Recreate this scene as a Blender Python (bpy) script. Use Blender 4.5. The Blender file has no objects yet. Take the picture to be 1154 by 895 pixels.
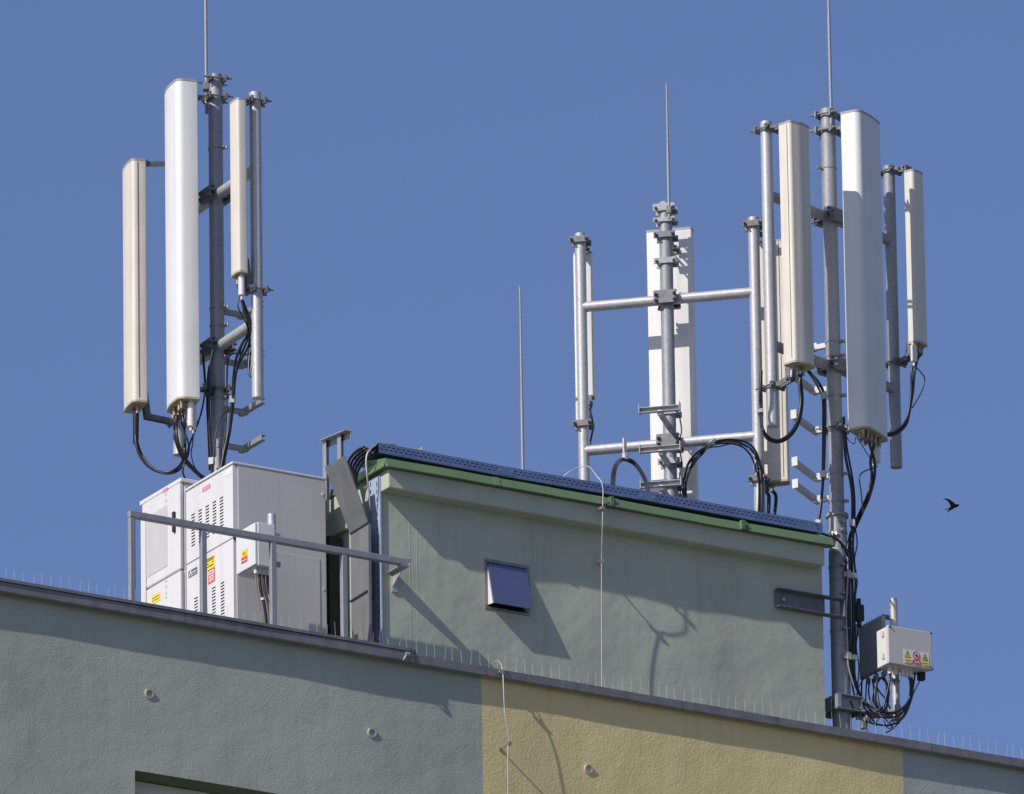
import bpy, math, random
from mathutils import Vector, Matrix
random.seed(7)
V = Vector
SC = bpy.context.scene
COL = SC.collection
R = math.radians

# ------------------------------------------------------------------ camera
F_PX, CX, CY = 16000.0, 577.0, 447.5
A, P, ROLL, DIST = R(30.8), R(19.5), R(0.9), 88.9
DH = V((math.sin(A), math.cos(A), 0)); R0 = V((math.cos(A), -math.sin(A), 0))
FW = DH*math.cos(P) + V((0, 0, math.sin(P)))
U0 = -DH*math.sin(P) + V((0, 0, math.cos(P)))
CR = R0*math.cos(ROLL) - U0*math.sin(ROLL)
CU = U0*math.cos(ROLL) + R0*math.sin(ROLL)
def ray(px, py): return (FW*F_PX + CR*(px-CX) + CU*(CY-py)).normalized()
CAMP = -ray(577, 755.6)*DIST          # the parapet's top front edge passes through the origin
cd = bpy.data.cameras.new('camera'); cam = bpy.data.objects.new('camera', cd); COL.objects.link(cam)
m = Matrix((CR, CU, -FW)).transposed().to_4x4(); m.translation = CAMP
cam.matrix_world = m
cd.sensor_width = 36; cd.lens = 36*F_PX/1154; cd.clip_start = 1; cd.clip_end = 20000
SC.camera = cam

# ------------------------------------------------------------------ light
SUN = V((5.5, 1.25, -4.5)).normalized()            # direction the light travels
EL = math.asin(-SUN.z); AZ = math.atan2(-SUN.x, -SUN.y)
w = bpy.data.worlds.new('World'); SC.world = w; w.use_nodes = True
nt = w.node_tree; bg = nt.nodes['Background']
sky = nt.nodes.new('ShaderNodeTexSky'); sky.sky_type = 'NISHITA'; sky.sun_disc = False
sky.sun_elevation = EL; sky.sun_rotation = AZ % (2*math.pi)
sky.air_density = 1.0; sky.dust_density = 1.0; sky.ozone_density = 2.0; sky.altitude = 200
tint = nt.nodes.new('ShaderNodeMix'); tint.data_type = 'RGBA'; tint.blend_type = 'MULTIPLY'; tint.inputs[0].default_value = 1
tint.inputs[7].default_value = (0.98, 0.97, 1.25, 1)       # the deep violet blue of a dry summer sky
nt.links.new(sky.outputs[0], tint.inputs[6]); nt.links.new(tint.outputs[2], bg.inputs[0]); bg.inputs[1].default_value = 0.094
sl = bpy.data.lights.new('sun', 'SUN'); sl.energy = 4.7; sl.angle = R(0.53); sl.color = (1.0, 0.94, 0.86)
so = bpy.data.objects.new('sun', sl); COL.objects.link(so); so.location = (0, 0, 50)
so.rotation_euler = SUN.to_track_quat('-Z', 'Y').to_euler()
SC.view_settings.view_transform = 'Standard'; SC.view_settings.look = 'None'
SC.view_settings.exposure = -0.1; SC.view_settings.gamma = 1.0

# ------------------------------------------------------------------ pixel -> world and back
def at_y(px, py, Y):
    d = ray(px, py); return CAMP + d*((Y-CAMP.y)/d.y)
def at_x(px, py, X):
    d = ray(px, py); return CAMP + d*((X-CAMP.x)/d.x)
def proj(p):
    q = V(p)-CAMP; k = F_PX/q.dot(FW)
    return CX+q.dot(CR)*k, CY-q.dot(CU)*k
def zrow(xy, py):                       # height on the vertical through xy that is seen at row py
    z0, z1 = -2.0, 6.0
    for _ in range(40):
        zm = (z0+z1)/2
        if proj((xy[0], xy[1], zm))[1] > py: z0 = zm
        else: z1 = zm
    return (z0+z1)/2
def hd(deg):                            # horizontal direction, angle from the picture plane
    t = R(deg); return R0*math.cos(t) + DH*math.sin(t)
def v2(p): return V((p[0], p[1], 0))

# ------------------------------------------------------------------ materials
MATS = {}
def mat(name, col, rough=0.6, metal=0.0, var=0.08, vscale=6.0, bump=0.0, bscale=60.0, bdist=0.004, spec=0.5,
        dirt=0.0, stretch=(1, 1, 1), coat=0.0, detail=4.0, voro=False, bump2=None, alpha=None, trans=0.0):
    mt = bpy.data.materials.new(name); mt.use_nodes = True
    n = mt.node_tree; L = n.links.new; b = n.nodes['Principled BSDF']
    b.inputs['Roughness'].default_value = rough; b.inputs['Metallic'].default_value = metal
    b.inputs['Specular IOR Level'].default_value = spec; b.inputs['Coat Weight'].default_value = coat
    tc = n.nodes.new('ShaderNodeTexCoord'); mp = n.nodes.new('ShaderNodeMapping'); mp.inputs['Scale'].default_value = stretch
    L(tc.outputs['Object'], mp.inputs[0])
    if voro:
        no = n.nodes.new('ShaderNodeTexVoronoi'); no.inputs['Scale'].default_value = vscale; src = no.outputs['Color']
        bw = n.nodes.new('ShaderNodeRGBToBW'); L(src, bw.inputs[0]); src = bw.outputs[0]
    else:
        no = n.nodes.new('ShaderNodeTexNoise'); no.inputs['Scale'].default_value = vscale; no.inputs['Detail'].default_value = detail
        src = no.outputs['Fac']
    L(mp.outputs[0], no.inputs['Vector'])
    cr = n.nodes.new('ShaderNodeValToRGB')
    cr.color_ramp.elements[0].position = 0.3; cr.color_ramp.elements[1].position = 0.7
    cr.color_ramp.elements[0].color = [max(0, c*(1-var)) for c in col]+[1]
    cr.color_ramp.elements[1].color = [min(1, c*(1+var)) for c in col]+[1]
    L(src, cr.inputs[0]); out = cr.outputs[0]
    if dirt > 0:                         # stains that run down
        mp2 = n.nodes.new('ShaderNodeMapping'); mp2.inputs['Scale'].default_value = (14, 14, 0.6); L(tc.outputs['Object'], mp2.inputs[0])
        n2 = n.nodes.new('ShaderNodeTexNoise'); n2.inputs['Scale'].default_value = 1.6; n2.inputs['Detail'].default_value = 6; L(mp2.outputs[0], n2.inputs['Vector'])
        r2 = n.nodes.new('ShaderNodeValToRGB'); r2.color_ramp.elements[0].position = 0.5; r2.color_ramp.elements[1].position = 0.75
        r2.color_ramp.elements[0].color = (1, 1, 1, 1); r2.color_ramp.elements[1].color = (1-dirt, 1-dirt, 1-dirt*1.1, 1); L(n2.outputs['Fac'], r2.inputs[0])
        mx = n.nodes.new('ShaderNodeMix'); mx.data_type = 'RGBA'; mx.blend_type = 'MULTIPLY'; mx.inputs[0].default_value = 1
        L(out, mx.inputs[6]); L(r2.outputs[0], mx.inputs[7]); out = mx.outputs[2]
    L(out, b.inputs['Base Color'])
    if bump > 0:
        nb = n.nodes.new('ShaderNodeTexNoise'); nb.inputs['Scale'].default_value = bscale; nb.inputs['Detail'].default_value = 5
        L(mp.outputs[0], nb.inputs['Vector'])
        bp = n.nodes.new('ShaderNodeBump'); bp.inputs['Strength'].default_value = bump; bp.inputs['Distance'].default_value = bdist
        L(nb.outputs['Fac'], bp.inputs['Height'])
        if bump2:
            n3 = n.nodes.new('ShaderNodeTexNoise'); n3.inputs['Scale'].default_value = bump2[0]; n3.inputs['Detail'].default_value = 3
            L(mp.outputs[0], n3.inputs['Vector'])
            b3 = n.nodes.new('ShaderNodeBump'); b3.inputs['Strength'].default_value = bump2[1]; b3.inputs['Distance'].default_value = bump2[2]
            L(n3.outputs['Fac'], b3.inputs['Height']); L(b3.outputs[0], bp.inputs['Normal'])
        L(bp.outputs[0], b.inputs['Normal'])
    if trans: b.inputs['Transmission Weight'].default_value = trans
    if alpha is not None: b.inputs['Alpha'].default_value = alpha
    MATS[name] = mt; return mt

M = {}
M['stucco_grey'] = mat('grey green render', (.37, .395, .34), .9, var=.09, vscale=1.3, bump=.5, bscale=75, bdist=.0042, detail=8, bump2=(3.0, .35, .03), dirt=.08)
M['stucco_yellow'] = mat('ochre render', (.64, .545, .275), .9, var=.08, vscale=1.3, bump=.55, bscale=65, bdist=.005, detail=8, bump2=(3.0, .3, .03), dirt=.08)
M['stucco_blue'] = mat('blue grey render', (.345, .375, .355), .9, var=.07, vscale=2.5, bump=.5, bscale=75, bdist=.0042, detail=8, bump2=(3.0, .35, .03), dirt=.08)
M['plaster'] = mat('smooth green plaster', (.42, .45, .362), .85, var=.10, vscale=1.6, bump=.5, bscale=45, bdist=.0025, bump2=(2.2, .55, .035), dirt=.09)
M['plaster_cap'] = mat('pale green plaster', (.43, .46, .37), .85, var=.05, vscale=3.0, bump=.4, bscale=45, bdist=.0025, bump2=(3, .4, .02), dirt=.08)
M['green_paint'] = mat('green sheet metal', (.115, .185, .095), .5, var=.08, vscale=5, bump=.3, bscale=5, bdist=.01, dirt=.12)
M['galv'] = mat('galvanised steel', (.46, .465, .475), .5, .35, var=.07, vscale=80, voro=True, dirt=.15, bump=.1, bscale=80, bdist=.001)
M['galv_dull'] = mat('dull galvanised steel', (.30, .31, .33), .55, .3, var=.08, vscale=70, voro=True, dirt=.18)
M['galv_dark'] = mat('weathered dark steel', (.17, .175, .185), .6, .35, var=.2, vscale=30, dirt=.2)
M['zinc'] = mat('zinc tray steel', (.30, .34, .44), .3, .85, var=.08, vscale=8, dirt=.1)
M['zinc_dull_sky'] = mat('dull zinc steel with painted sky reflection', (.42, .50, .66), .5, .2, var=.1, vscale=8, dirt=.1)  # blue of the sky's reflection on the upright tray is put into this colour
M['duct'] = mat('weathered zinc sheet', (.245, .25, .255), .5, .5, var=.12, vscale=5, dirt=.2, bump=.2, bscale=6, bdist=.006)
M['cap_sheet'] = mat('painted grey cap sheet', (.18, .178, .19), .55, .15, var=.18, vscale=9, dirt=.2, bump=.35, bscale=9, bdist=.006)
M['white_panel'] = mat('white radome plastic', (.73, .73, .715), .42, var=.03, vscale=3, dirt=.12, bump=.1, bscale=4, bdist=.004)
M['cream_panel'] = mat('cream radome plastic', (.67, .63, .545), .5, var=.05, vscale=3, dirt=.15, bump=.1, bscale=4, bdist=.004)
M['pale_panel'] = mat('pale grey radome plastic', (.69, .71, .69), .45, var=.02, vscale=3, dirt=.05, bump=.1, bscale=4, bdist=.004)
M['warm_panel'] = mat('warm grey radome plastic', (.65, .64, .555), .45, var=.04, vscale=3, dirt=.1, bump=.1, bscale=4, bdist=.004)
M['panel_cap'] = mat('grey radome cap', (.33, .34, .34), .55, var=.06)
M['panel_base'] = mat('tan radome base', (.42, .36, .27), .6, var=.2, vscale=40)
M['cab_white'] = mat('white powder coat', (.68, .675, .665), .42, var=.03, vscale=3, dirt=.10, bump=.12, bscale=2.5, bdist=.006)
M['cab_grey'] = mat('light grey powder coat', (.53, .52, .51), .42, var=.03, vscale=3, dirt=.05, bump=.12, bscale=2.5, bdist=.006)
M['unit_grey'] = mat('mid grey cast housing', (.30, .32, .315), .55, .1, var=.06)
M['dark'] = mat('dark interior', (.02, .022, .025), .8)
M['seam'] = mat('dark seal', (.13, .105, .08), .8)
M['black_rubber'] = mat('black cable jacket', (.012, .012, .017), .38, var=.2, vscale=12)
M['grey_jacket'] = mat('grey cable jacket', (.30, .29, .28), .5, var=.2, vscale=12)
M['red_jacket'] = mat('rusty red cable jacket', (.10, .035, .03), .5, var=.2, vscale=12)
M['yellow_jacket'] = mat('green yellow cable jacket', (.22, .20, .06), .5, var=.2, vscale=12)
M['bolt'] = mat('zinc plated bolt', (.42, .41, .38), .4, .7, var=.2, vscale=50)
M['brass'] = mat('aged brass fitting', (.33, .28, .19), .45, .6, var=.3, vscale=60)
M['alu'] = mat('bright aluminium rod', (.42, .42, .41), .5, .4, var=.1)
M['yellow'] = mat('yellow sticker', (.80, .62, .03), .5, var=.05)
M['red'] = mat('red sticker', (.60, .06, .05), .5, var=.05)
M['pink'] = mat('faded pink sticker', (.72, .16, .33), .5, var=.08)
M['ink'] = mat('black ink', (.03, .03, .03), .5)
M['white_ink'] = mat('white sticker', (.75, .75, .73), .5, var=.02)
M['plate_grey'] = mat('grey name plate', (.20, .20, .22), .4, .4, var=.1)
M['glass'] = mat('mirror glass flap', (.17, .20, .35), .11, .55, var=.04, bump=.1, bscale=1.5, bdist=.003)
M['window_glass'] = mat('window glass', (.03, .035, .04), .06, .0, var=.1)
M['pipe_cream'] = mat('weathered cream plastic', (.52, .48, .40), .6, var=.1)
M['pvc'] = mat('white pvc', (.66, .66, .64), .45, var=.03)
M['spike'] = mat('clear spike plastic', (.62, .64, .64), .3, var=.05, alpha=.21)
M['feather'] = mat('dark brown feathers', (.004, .0035, .006), .95, spec=.1, var=.2, vscale=30)
M['roof_felt'] = mat('roof felt', (.14, .14, .14), .9, var=.2, vscale=8)
M['reveal'] = mat('dark green reveal', (.16, .19, .12), .85, var=.08)
M['ground'] = mat('ground', (.15, .15, .12), .95, var=.3, vscale=.03)

# ------------------------------------------------------------------ mesh builder
class MB:
    def __init__(s): s.v = []; s.f = []; s.sm = []; s.mi = []; s.cur = 0
    def face(s, idx, smooth=False): s.f.append(idx); s.sm.append(smooth); s.mi.append(s.cur)
    def poly(s, pts, smooth=False):
        b = len(s.v); s.v += [V(p) for p in pts]; s.face(list(range(b, b+len(pts))), smooth)
    def obox(s, c, u, v, n, a, b, d):
        c = V(c); u = V(u).normalized()*a/2; v = V(v).normalized()*b/2; n = V(n).normalized()*d/2
        o = len(s.v)
        for i in (-1, 1):
            for j in (-1, 1):
                for k in (-1, 1): s.v.append(c+u*i+v*j+n*k)
        flip = u.cross(v).dot(n) < 0
        for q in ((0, 1, 3, 2), (4, 6, 7, 5), (0, 4, 5, 1), (2, 3, 7, 6), (0, 2, 6, 4), (1, 5, 7, 3)):
            q = [o+i for i in q]
            s.face(q[::-1] if flip else q)
        return s
    def box(s, x0, x1, y0, y1, z0, z1):
        return s.obox(((x0+x1)/2, (y0+y1)/2, (z0+z1)/2), (1, 0, 0), (0, 1, 0), (0, 0, 1), x1-x0, y1-y0, z1-z0)
    def beam(s, p0, p1, wd, ht, up=(0, 0, 1)):
        p0 = V(p0); p1 = V(p1); u = p1-p0; L = u.length; u.normalize(); sd = V(up).cross(u).normalized(); n = u.cross(sd)
        return s.obox((p0+p1)/2, u, sd, n, L, wd, ht)
    def tube(s, p0, p1, r0, r1=None, n=14, cap=True):
        p0 = V(p0); p1 = V(p1); r1 = r0 if r1 is None else r1
        d = (p1-p0).normalized(); a = d.orthogonal().normalized(); b = d.cross(a)
        o = len(s.v)
        for p, r in ((p0, r0), (p1, r1)):
            for i in range(n):
                t = 2*math.pi*i/n; s.v.append(p+a*(r*math.cos(t))+b*(r*math.sin(t)))
        for i in range(n):
            j = (i+1) % n; s.face([o+i, o+j, o+n+j, o+n+i], True)
        if cap:
            s.poly([s.v[o+i] for i in range(n)][::-1]); s.poly([s.v[o+n+i] for i in range(n)])
        return s
    def pipe(s, p0, p1, r, ri, n=20):           # open tube with a wall
        s.tube(p0, p1, r, n=n, cap=False)
        p0 = V(p0); p1 = V(p1); d = (p1-p0).normalized(); a = d.orthogonal().normalized(); b = d.cross(a)
        C = lambda p, q: [p+a*(q*math.cos(2*math.pi*i/n))+b*(q*math.sin(2*math.pi*i/n)) for i in range(n)]
        for p, sg in ((p0, 1), (p1, -1)):
            O = C(p, r); I = C(p, ri)
            for i in range(n):
                j = (i+1) % n; q = [O[i], I[i], I[j], O[j]]; s.poly(q if sg > 0 else q[::-1])
        O = C(p0, ri); I = C(p1, ri)
        for i in range(n):
            j = (i+1) % n; s.poly([O[j], O[i], I[i], I[j]])
        return s
    def path(s, pts, r, n=8, sub=6, smooth=True):
        pts = [V(p) for p in pts]
        if smooth and len(pts) > 2:
            q = [pts[0]*2-pts[1]]+pts+[pts[-1]*2-pts[-2]]; out = []
            for i in range(1, len(q)-2):
                a, b, c, d = q[i-1:i+3]
                for k in range(sub):
                    t = k/sub
                    out.append(.5*((2*b)+(c-a)*t+(2*a-5*b+4*c-d)*t*t+(3*b-a-3*c+d)*t**3))
            out.append(pts[-1]); pts = out
        o = len(s.v); nrm = None
        for i, p in enumerate(pts):
            t = (pts[min(i+1, len(pts)-1)]-pts[max(i-1, 0)]).normalized()
            if nrm is None: nrm = t.orthogonal().normalized()
            else: nrm = (nrm-t*nrm.dot(t)).normalized()
            bn = t.cross(nrm)
            for k in range(n):
                an = 2*math.pi*k/n; s.v.append(p+nrm*(r*math.cos(an))+bn*(r*math.sin(an)))
        for i in range(len(pts)-1):
            for k in range(n):
                l = (k+1) % n; s.face([o+i*n+k, o+i*n+l, o+(i+1)*n+l, o+(i+1)*n+k], True)
        s.poly([s.v[o+k] for k in range(n)][::-1]); s.poly([s.v[o+(len(pts)-1)*n+k] for k in range(n)])
        return s
    def prism(s, base, vec, smooth=False):
        base = [V(p) for p in base]; vec = V(vec); n = len(base)
        nn = (base[1]-base[0]).cross(base[2]-base[0])
        if nn.dot(vec) > 0: base = base[::-1]
        o = len(s.v)
        s.v += base; s.v += [p+vec for p in base]
        for i in range(n):
            j = (i+1) % n; s.face([o+j, o+i, o+n+i, o+n+j], smooth)
        s.poly(base); s.poly([p+vec for p in base][::-1])
        return s
    def holed(s, o, u, v, wd, ht, holes):          # flat sheet with rectangular openings
        o = V(o); u = V(u); v = V(v)
        us = sorted({0, wd} | {round(h[0], 5) for h in holes} | {round(h[1], 5) for h in holes})
        vs = sorted({0, ht} | {round(h[2], 5) for h in holes} | {round(h[3], 5) for h in holes})
        hs = [tuple(round(x, 5) for x in h) for h in holes]
        for a, b in zip(us, us[1:]):
            col = [h for h in hs if h[0] <= a+1e-6 and h[1] >= b-1e-6]
            st = 0.0
            cuts = sorted((h[2], h[3]) for h in col)
            for c0, c1 in cuts+[(ht, ht)]:
                if c0 > st+1e-6: s.poly([o+u*a+v*st, o+u*b+v*st, o+u*b+v*c0, o+u*a+v*c0])
                st = c1
        return s
    def build(s, name, mats, parent=None, bevel=0.0, label=None):
        me = bpy.data.meshes.new(name)
        if parent is None:
            xs = [p.x for p in s.v]; ys = [p.y for p in s.v]; zs = [p.z for p in s.v]
            org = V(((min(xs)+max(xs))/2, (min(ys)+max(ys))/2, min(zs)))
        else: org = ORG[parent.name]
        me.from_pydata([tuple(p-org) for p in s.v], [], s.f)
        for p, sm, mi in zip(me.polygons, s.sm, s.mi): p.use_smooth = sm; p.material_index = mi
        for k in (mats if isinstance(mats, (list, tuple)) else [mats]): me.materials.append(M[k])
        me.update()
        o = bpy.data.objects.new(name, me); COL.objects.link(o); ORG[o.name] = org
        if parent is None: o.location = org
        else: o.parent = parent
        if bevel:
            b = o.modifiers.new('edge', 'BEVEL'); b.width = bevel; b.segments = 2; b.limit_method = 'ANGLE'; b.angle_limit = R(50)
        if label: o['label'] = label
        return o
ORG = {}
def tag(o, label=None, cat=None, group=None, kind=None):
    if label: o['label'] = label
    if cat: o['category'] = cat
    if group: o['group'] = group
    if kind: o['kind'] = kind
    return o
def thing(name, label, cat, loc, group=None):
    o = bpy.data.objects.new(name, None); COL.objects.link(o); o.location = loc; o.empty_display_size = .1
    ORG[o.name] = V(loc); return tag(o, label, cat, group)
Z = V((0, 0, 1)); X = V((1, 0, 0)); Y = V((0, 1, 0))
def up(p, z): return V((p[0], p[1], z))

# ------------------------------------------------------------------ setting: ground
g = MB(); gs = 3000; gz = CAMP.z-1.65
g.poly([(-gs, -gs, gz), (gs, -gs, gz), (gs, gs, gz), (-gs, gs, gz)])
tag(g.build('ground', 'ground'), kind='structure')

# ------------------------------------------------------------------ apartment building
YW = 0.05                                   # wall plane; the cap's lip stands at y = 0
XL, XR, YB, ZG, ZR = -6.5, 6.5, 11.0, CAMP.z-1.65, -0.35
ab = thing('apartment_building', 'grey green and ochre rendered block with a dark parapet cap, below all the antennas', 'building', (0, 5, ZG))
xa = at_y(543, 800, YW).x; xb = at_y(1018, 880, YW).x
wz = at_y(152, 868, YW); wx0 = wz.x; wz1 = wz.z; wx1 = wx0+1.7; wz0 = wz1-1.4
mb = MB()
mb.holed((XL, YW, ZG), X, Z, xa-XL, -ZG-.02, [(wx0-XL, wx1-XL, wz0-ZG, wz1-ZG)])
mb.build('wall', 'stucco_grey', ab)
mb = MB(); mb.holed((xa, YW, ZG), X, Z, xb-xa, -ZG-.02, []); mb.build('wall', 'stucco_yellow', ab, label='ochre yellow stretch of the facade wall')
mb = MB(); mb.holed((xb, YW, ZG), X, Z, XR-xb, -ZG-.02, []); mb.build('wall', 'stucco_blue', ab, label='blue grey stretch of the facade wall at the right')
mb = MB()
mb.poly([(XL, YB, ZG), (XL, YW, ZG), (XL, YW, -.02), (XL, YB, -.02)][::-1])
mb.poly([(XR, YW, ZG), (XR, YB, ZG), (XR, YB, -.02), (XR, YW, -.02)])
mb.poly([(XR, YB, ZG), (XL, YB, ZG), (XL, YB, -.02), (XR, YB, -.02)])
mb.build('wall', 'stucco_grey', ab)
mb = MB(); mb.poly([(XL, .36, -.02), (XR, .36, -.02), (XR, .36, ZR), (XL, .36, ZR)])
mb.poly([(XL, .36, ZR), (XR, .36, ZR), (XR, YB, ZR), (XL, YB, ZR)]); mb.build('roof', 'roof_felt', ab)
# window in the lower left corner
dp = .2
fr = MB()
fr.poly([(wx0, YW, wz1), (wx1, YW, wz1), (wx1, YW+dp, wz1), (wx0, YW+dp, wz1)])
fr.poly([(wx1, YW, wz0), (wx1, YW+dp, wz0), (wx1, YW+dp, wz1), (wx1, YW, wz1)])
fr.poly([(wx0, YW, wz0), (wx0, YW, wz1), (wx0, YW+dp, wz1), (wx0, YW+dp, wz0)])
fr.poly([(wx0, YW, wz0), (wx0, YW+dp, wz0), (wx1, YW+dp, wz0), (wx1, YW, wz0)])
win = fr.build('window', 'reveal', ab)
mb = MB()
mb.box(wx0, wx1, YW+dp-.03, YW+dp+.03, wz1-.085, wz1-.004); mb.box(wx0, wx1, YW+dp-.03, YW+dp+.03, wz0+.004, wz0+.08)
mb.box(wx0, wx0+.07, YW+dp-.028, YW+dp+.03, wz0+.08, wz1-.085); mb.box(wx1-.07, wx1, YW+dp-.028, YW+dp+.03, wz0+.08, wz1-.085)
mb.box((wx0+wx1)/2-.04, (wx0+wx1)/2+.04, YW+dp-.028, YW+dp+.03, wz0+.08, wz1-.085)
mb.build('frame', 'pvc', win, .004)
mb = MB(); mb.box(wx0+.07, wx1-.07, YW+dp, YW+dp+.012, wz0+.08, wz1-.085); mb.build('pane', 'window_glass', win)
mb = MB()
for k in range(5): mb.box(wx0+.075, wx1-.075, YW+dp-.024, YW+dp-.016, wz1-.13-.042*k, wz1-.09-.042*k)
mb.build('roller_shutter', 'cab_grey', win, .004)
# parapet cap: sections of bent sheet, slightly uneven
xj = at_y(465, 738, 0).x
cuts = [XL-.05, -4.2, -2.35, xj, 1.25, 3.1, 4.6, XR+.05]
for a, b in zip(cuts, cuts[1:]):
    left = b <= xj+.01
    yo = -.014 if left else .0
    mb = MB(); n = 26
    prof = []
    ph = random.random()*9
    top = -.001 if left else -.006
    for i in range(n+1):
        x = a+.002+(b-a-.004)*i/n
        wv = .0025*math.sin(x*1.9+ph)+.0012*math.sin(x*5.7+ph*2)
        sg = .0 if left else .004*math.sin(x*1.3+.5)
        prof.append([V((x, .40, top+.02)), V((x, yo+wv*.6, top+.001*math.sin(x*5))), V((x, yo+wv, -.058+wv*.5)), V((x, yo+.012+wv, -.068+wv*.5)), V((x, YW+.005, -.05))])
    for p, q in zip(prof, prof[1:]):
        for k in range(4): mb.poly([p[k], p[k+1], q[k+1], q[k]])
    mb.poly(prof[0][::-1]); mb.poly(prof[-1])
    mb.build('parapet_cap', 'cap_sheet', ab)
mb = MB()                                     # raised overlay on the left stretch, ends in a lapped tip
mb.prism([(XL, -.020, .004), (xj-.03, -.020, .004), (xj+.03, .004, .004), (xj-.02, .33, .024), (XL, .33, .024)], (0, 0, .020))
mb.build('cap_overlay', 'cap_sheet', ab, .003)
for px, py in ((168, 782), (419, 826), (663, 867)):
    p = at_y(px, py, YW); mb = MB(); mb.pipe(p+V((0, .03, .004)), p+V((0, -.010, -.001)), .031, .021)
    mb.cur = 1; mb.tube(p+V((0, .02, .006)), p+V((0, .01, .003)), .02)
    mb.build('drain_tube', ['pipe_cream', 'dark'], ab)

# ------------------------------------------------------------------ plant room on the roof
YP = .60
PXL = at_y(429.0, 600, YP).x; PXR = at_y(928.5, 740, YP).x; PYB = YP+3.8
tc0 = at_y(436.6, 524.3, .455); ZT0 = tc0.z; ZT1 = ZT0+.056
zc = at_y(438, 549.5, .495).z
pr = thing('rooftop_plant_room', 'pale green plastered penthouse with green roof edge standing on the flat roof', 'penthouse', ((PXL+PXR)/2, (YP+PYB)/2, ZR))
hA = at_y(545.5, 629, YP); hB = at_y(596.5, 636, YP); hz0 = at_y(545, 686, YP).z; hz1 = hA.z
mb = MB()
mb.holed((PXL, YP, ZR), X, Z, PXR-PXL, ZT0-ZR, [(hA.x-PXL, hB.x-PXL, hz0-ZR, hz1-ZR)])
mb.poly([(PXL, PYB, ZR), (PXL, YP, ZR), (PXL, YP, ZT0), (PXL, PYB, ZT0)][::-1])
mb.poly([(PXR, YP, ZR), (PXR, PYB, ZR), (PXR, PYB, ZT0), (PXR, YP, ZT0)])
mb.poly([(PXR, PYB, ZR), (PXL, PYB, ZR), (PXL, PYB, ZT0), (PXR, PYB, ZT0)])
mb.build('wall', 'plaster', pr)
mb = MB()                                      # insulation joint that stands slightly proud
jx = at_y(462, 640, YP).x
mb.build('dummy', 'plaster', pr) if False else None
mb = MB(); mb.box(PXL, PXR-.04, .495, YP+.05, zc, ZT0-.001); mb.box(PXL-.03, PXL, YP+.33, PYB, zc-.13, ZT0-.001)
mb.build('cornice', 'plaster_cap', pr, .008)
mb = MB(); n = 40; pf = []
x0, x1 = PXL-.03, PXR+.004
for i in range(n+1):
    x = x0+(x1-x0)*i/n; wv = .0035*math.sin(x*4.4)+.002*math.sin(x*11)
    zz = .003*math.sin(x*2.2+1)
    pf.append([V((x, .72, ZT1+.05)), V((x, .480+wv, ZT1+zz)), V((x, .455+wv, ZT0+.004+zz)), V((x, .451+wv, ZT0-.006+zz)), V((x, .53, ZT0))])
for p, q in zip(pf, pf[1:]):
    for k in range(4): mb.poly([p[k], p[k+1], q[k+1], q[k]])
mb.poly(pf[0][::-1]); mb.poly(pf[-1])
xe = PXL-.04
lf = [(y, xe) for y in (.478, .75, 1.1, 1.6, PYB)]
for (ya, xa_), (yb, xb_) in zip(lf, lf[1:]):
    ua = xa_+.02
    mb.poly([(xa_, ya, ZT0), (xb_, yb, ZT0), (xb_+.012, yb, ZT1), (xa_+.012, ya, ZT1)])
    if ya > .6: mb.poly([(xa_+.012, ya, ZT1), (xb_+.012, yb, ZT1), (PXL+.4, yb, ZT1+.048), (PXL+.4, ya, ZT1+.048)])
    mb.poly([(xa_, ya, ZT0), (xb_, yb, ZT0), (PXL+.01, yb, ZT0), (PXL+.01, ya, ZT0)][::-1])
mb.box(PXR-.02, PXR+.003, .721, PYB, ZT0, ZT1-.004); mb.box(PXL, PXR, PYB, PYB+.05, ZT0, ZT1-.004)
mb.build('roof_edging', 'green_paint', pr)
mb = MB(); 
for xx in (at_y(690, 580, .45).x, at_y(838, 607, .45).x): mb.box(xx-.015, xx+.015, .445, .475, ZT0-.004, ZT1+.002)
mb.build('edging_clip', 'green_paint', pr, .003)
mb = MB(); mb.poly([(PXL+.35, .7, ZT1+.049), (PXR, .7, ZT1+.049), (PXR, PYB, ZT1+.03), (PXL+.35, PYB, ZT1+.03)]); mb.build('roof', 'roof_felt', pr)
for xx in (PXL+.78, PXL+1.66, PXL+2.62):
    mb = MB(); mb.prism([(xx-.02, .452, ZT0-.003), (xx+.02, .450, ZT0-.003), (xx+.02, .4765, ZT1+.0035), (xx-.02, .4785, ZT1+.0035)], (0, .006, 0)); mb.build('edging_joint', 'green_paint', pr)
# hatch
mb = MB(); ft = .022; fy = YP+.012
a, b = hA.x, hB.x
fy0, fy1 = YP-.004, YP+.10
mb.box(a, b, fy0, fy1, hz1-ft, hz1); mb.box(a, b, fy0, fy1, hz0, hz0+ft); mb.box(a, a+ft, fy0+.001, fy1, hz0+ft, hz1-ft); mb.box(b-ft, b, fy0+.001, fy1, hz0+ft, hz1-ft)
hatch = mb.build('hatch_window', 'duct', pr, .003)
mb = MB(); mb.box(a+ft, b-ft, YP+.08, YP+.09, hz0+ft, hz1-ft); mb.build('backing', 'dark', hatch)
mb = MB(); t = .066; h0 = V((a+.026, YP-.008, hz1-.03)); h1 = V((b-.026, YP-.008, hz1-.03)); q0 = V((a+.026, YP-.008-t, hz0+.026)); q1 = V((b-.026, YP-.008-t, hz0+.026))
mb.prism([h0, h1, q1, q0], (0, .014, 0)); flap = mb.build('flap', 'glass', hatch, .002)
mb = MB(); mb.prism([h0+V((-.002, .014, -.0)), q0+V((-.002, .014, .0)), V((a+.024, YP+.03, hz0+.035))], (.004, 0, 0)); mb.prism([h1+V((-.002, .014, -.0)), q1+V((-.002, .014, .0)), V((b-.028, YP+.03, hz0+.035))], (.004, 0, 0))
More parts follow.
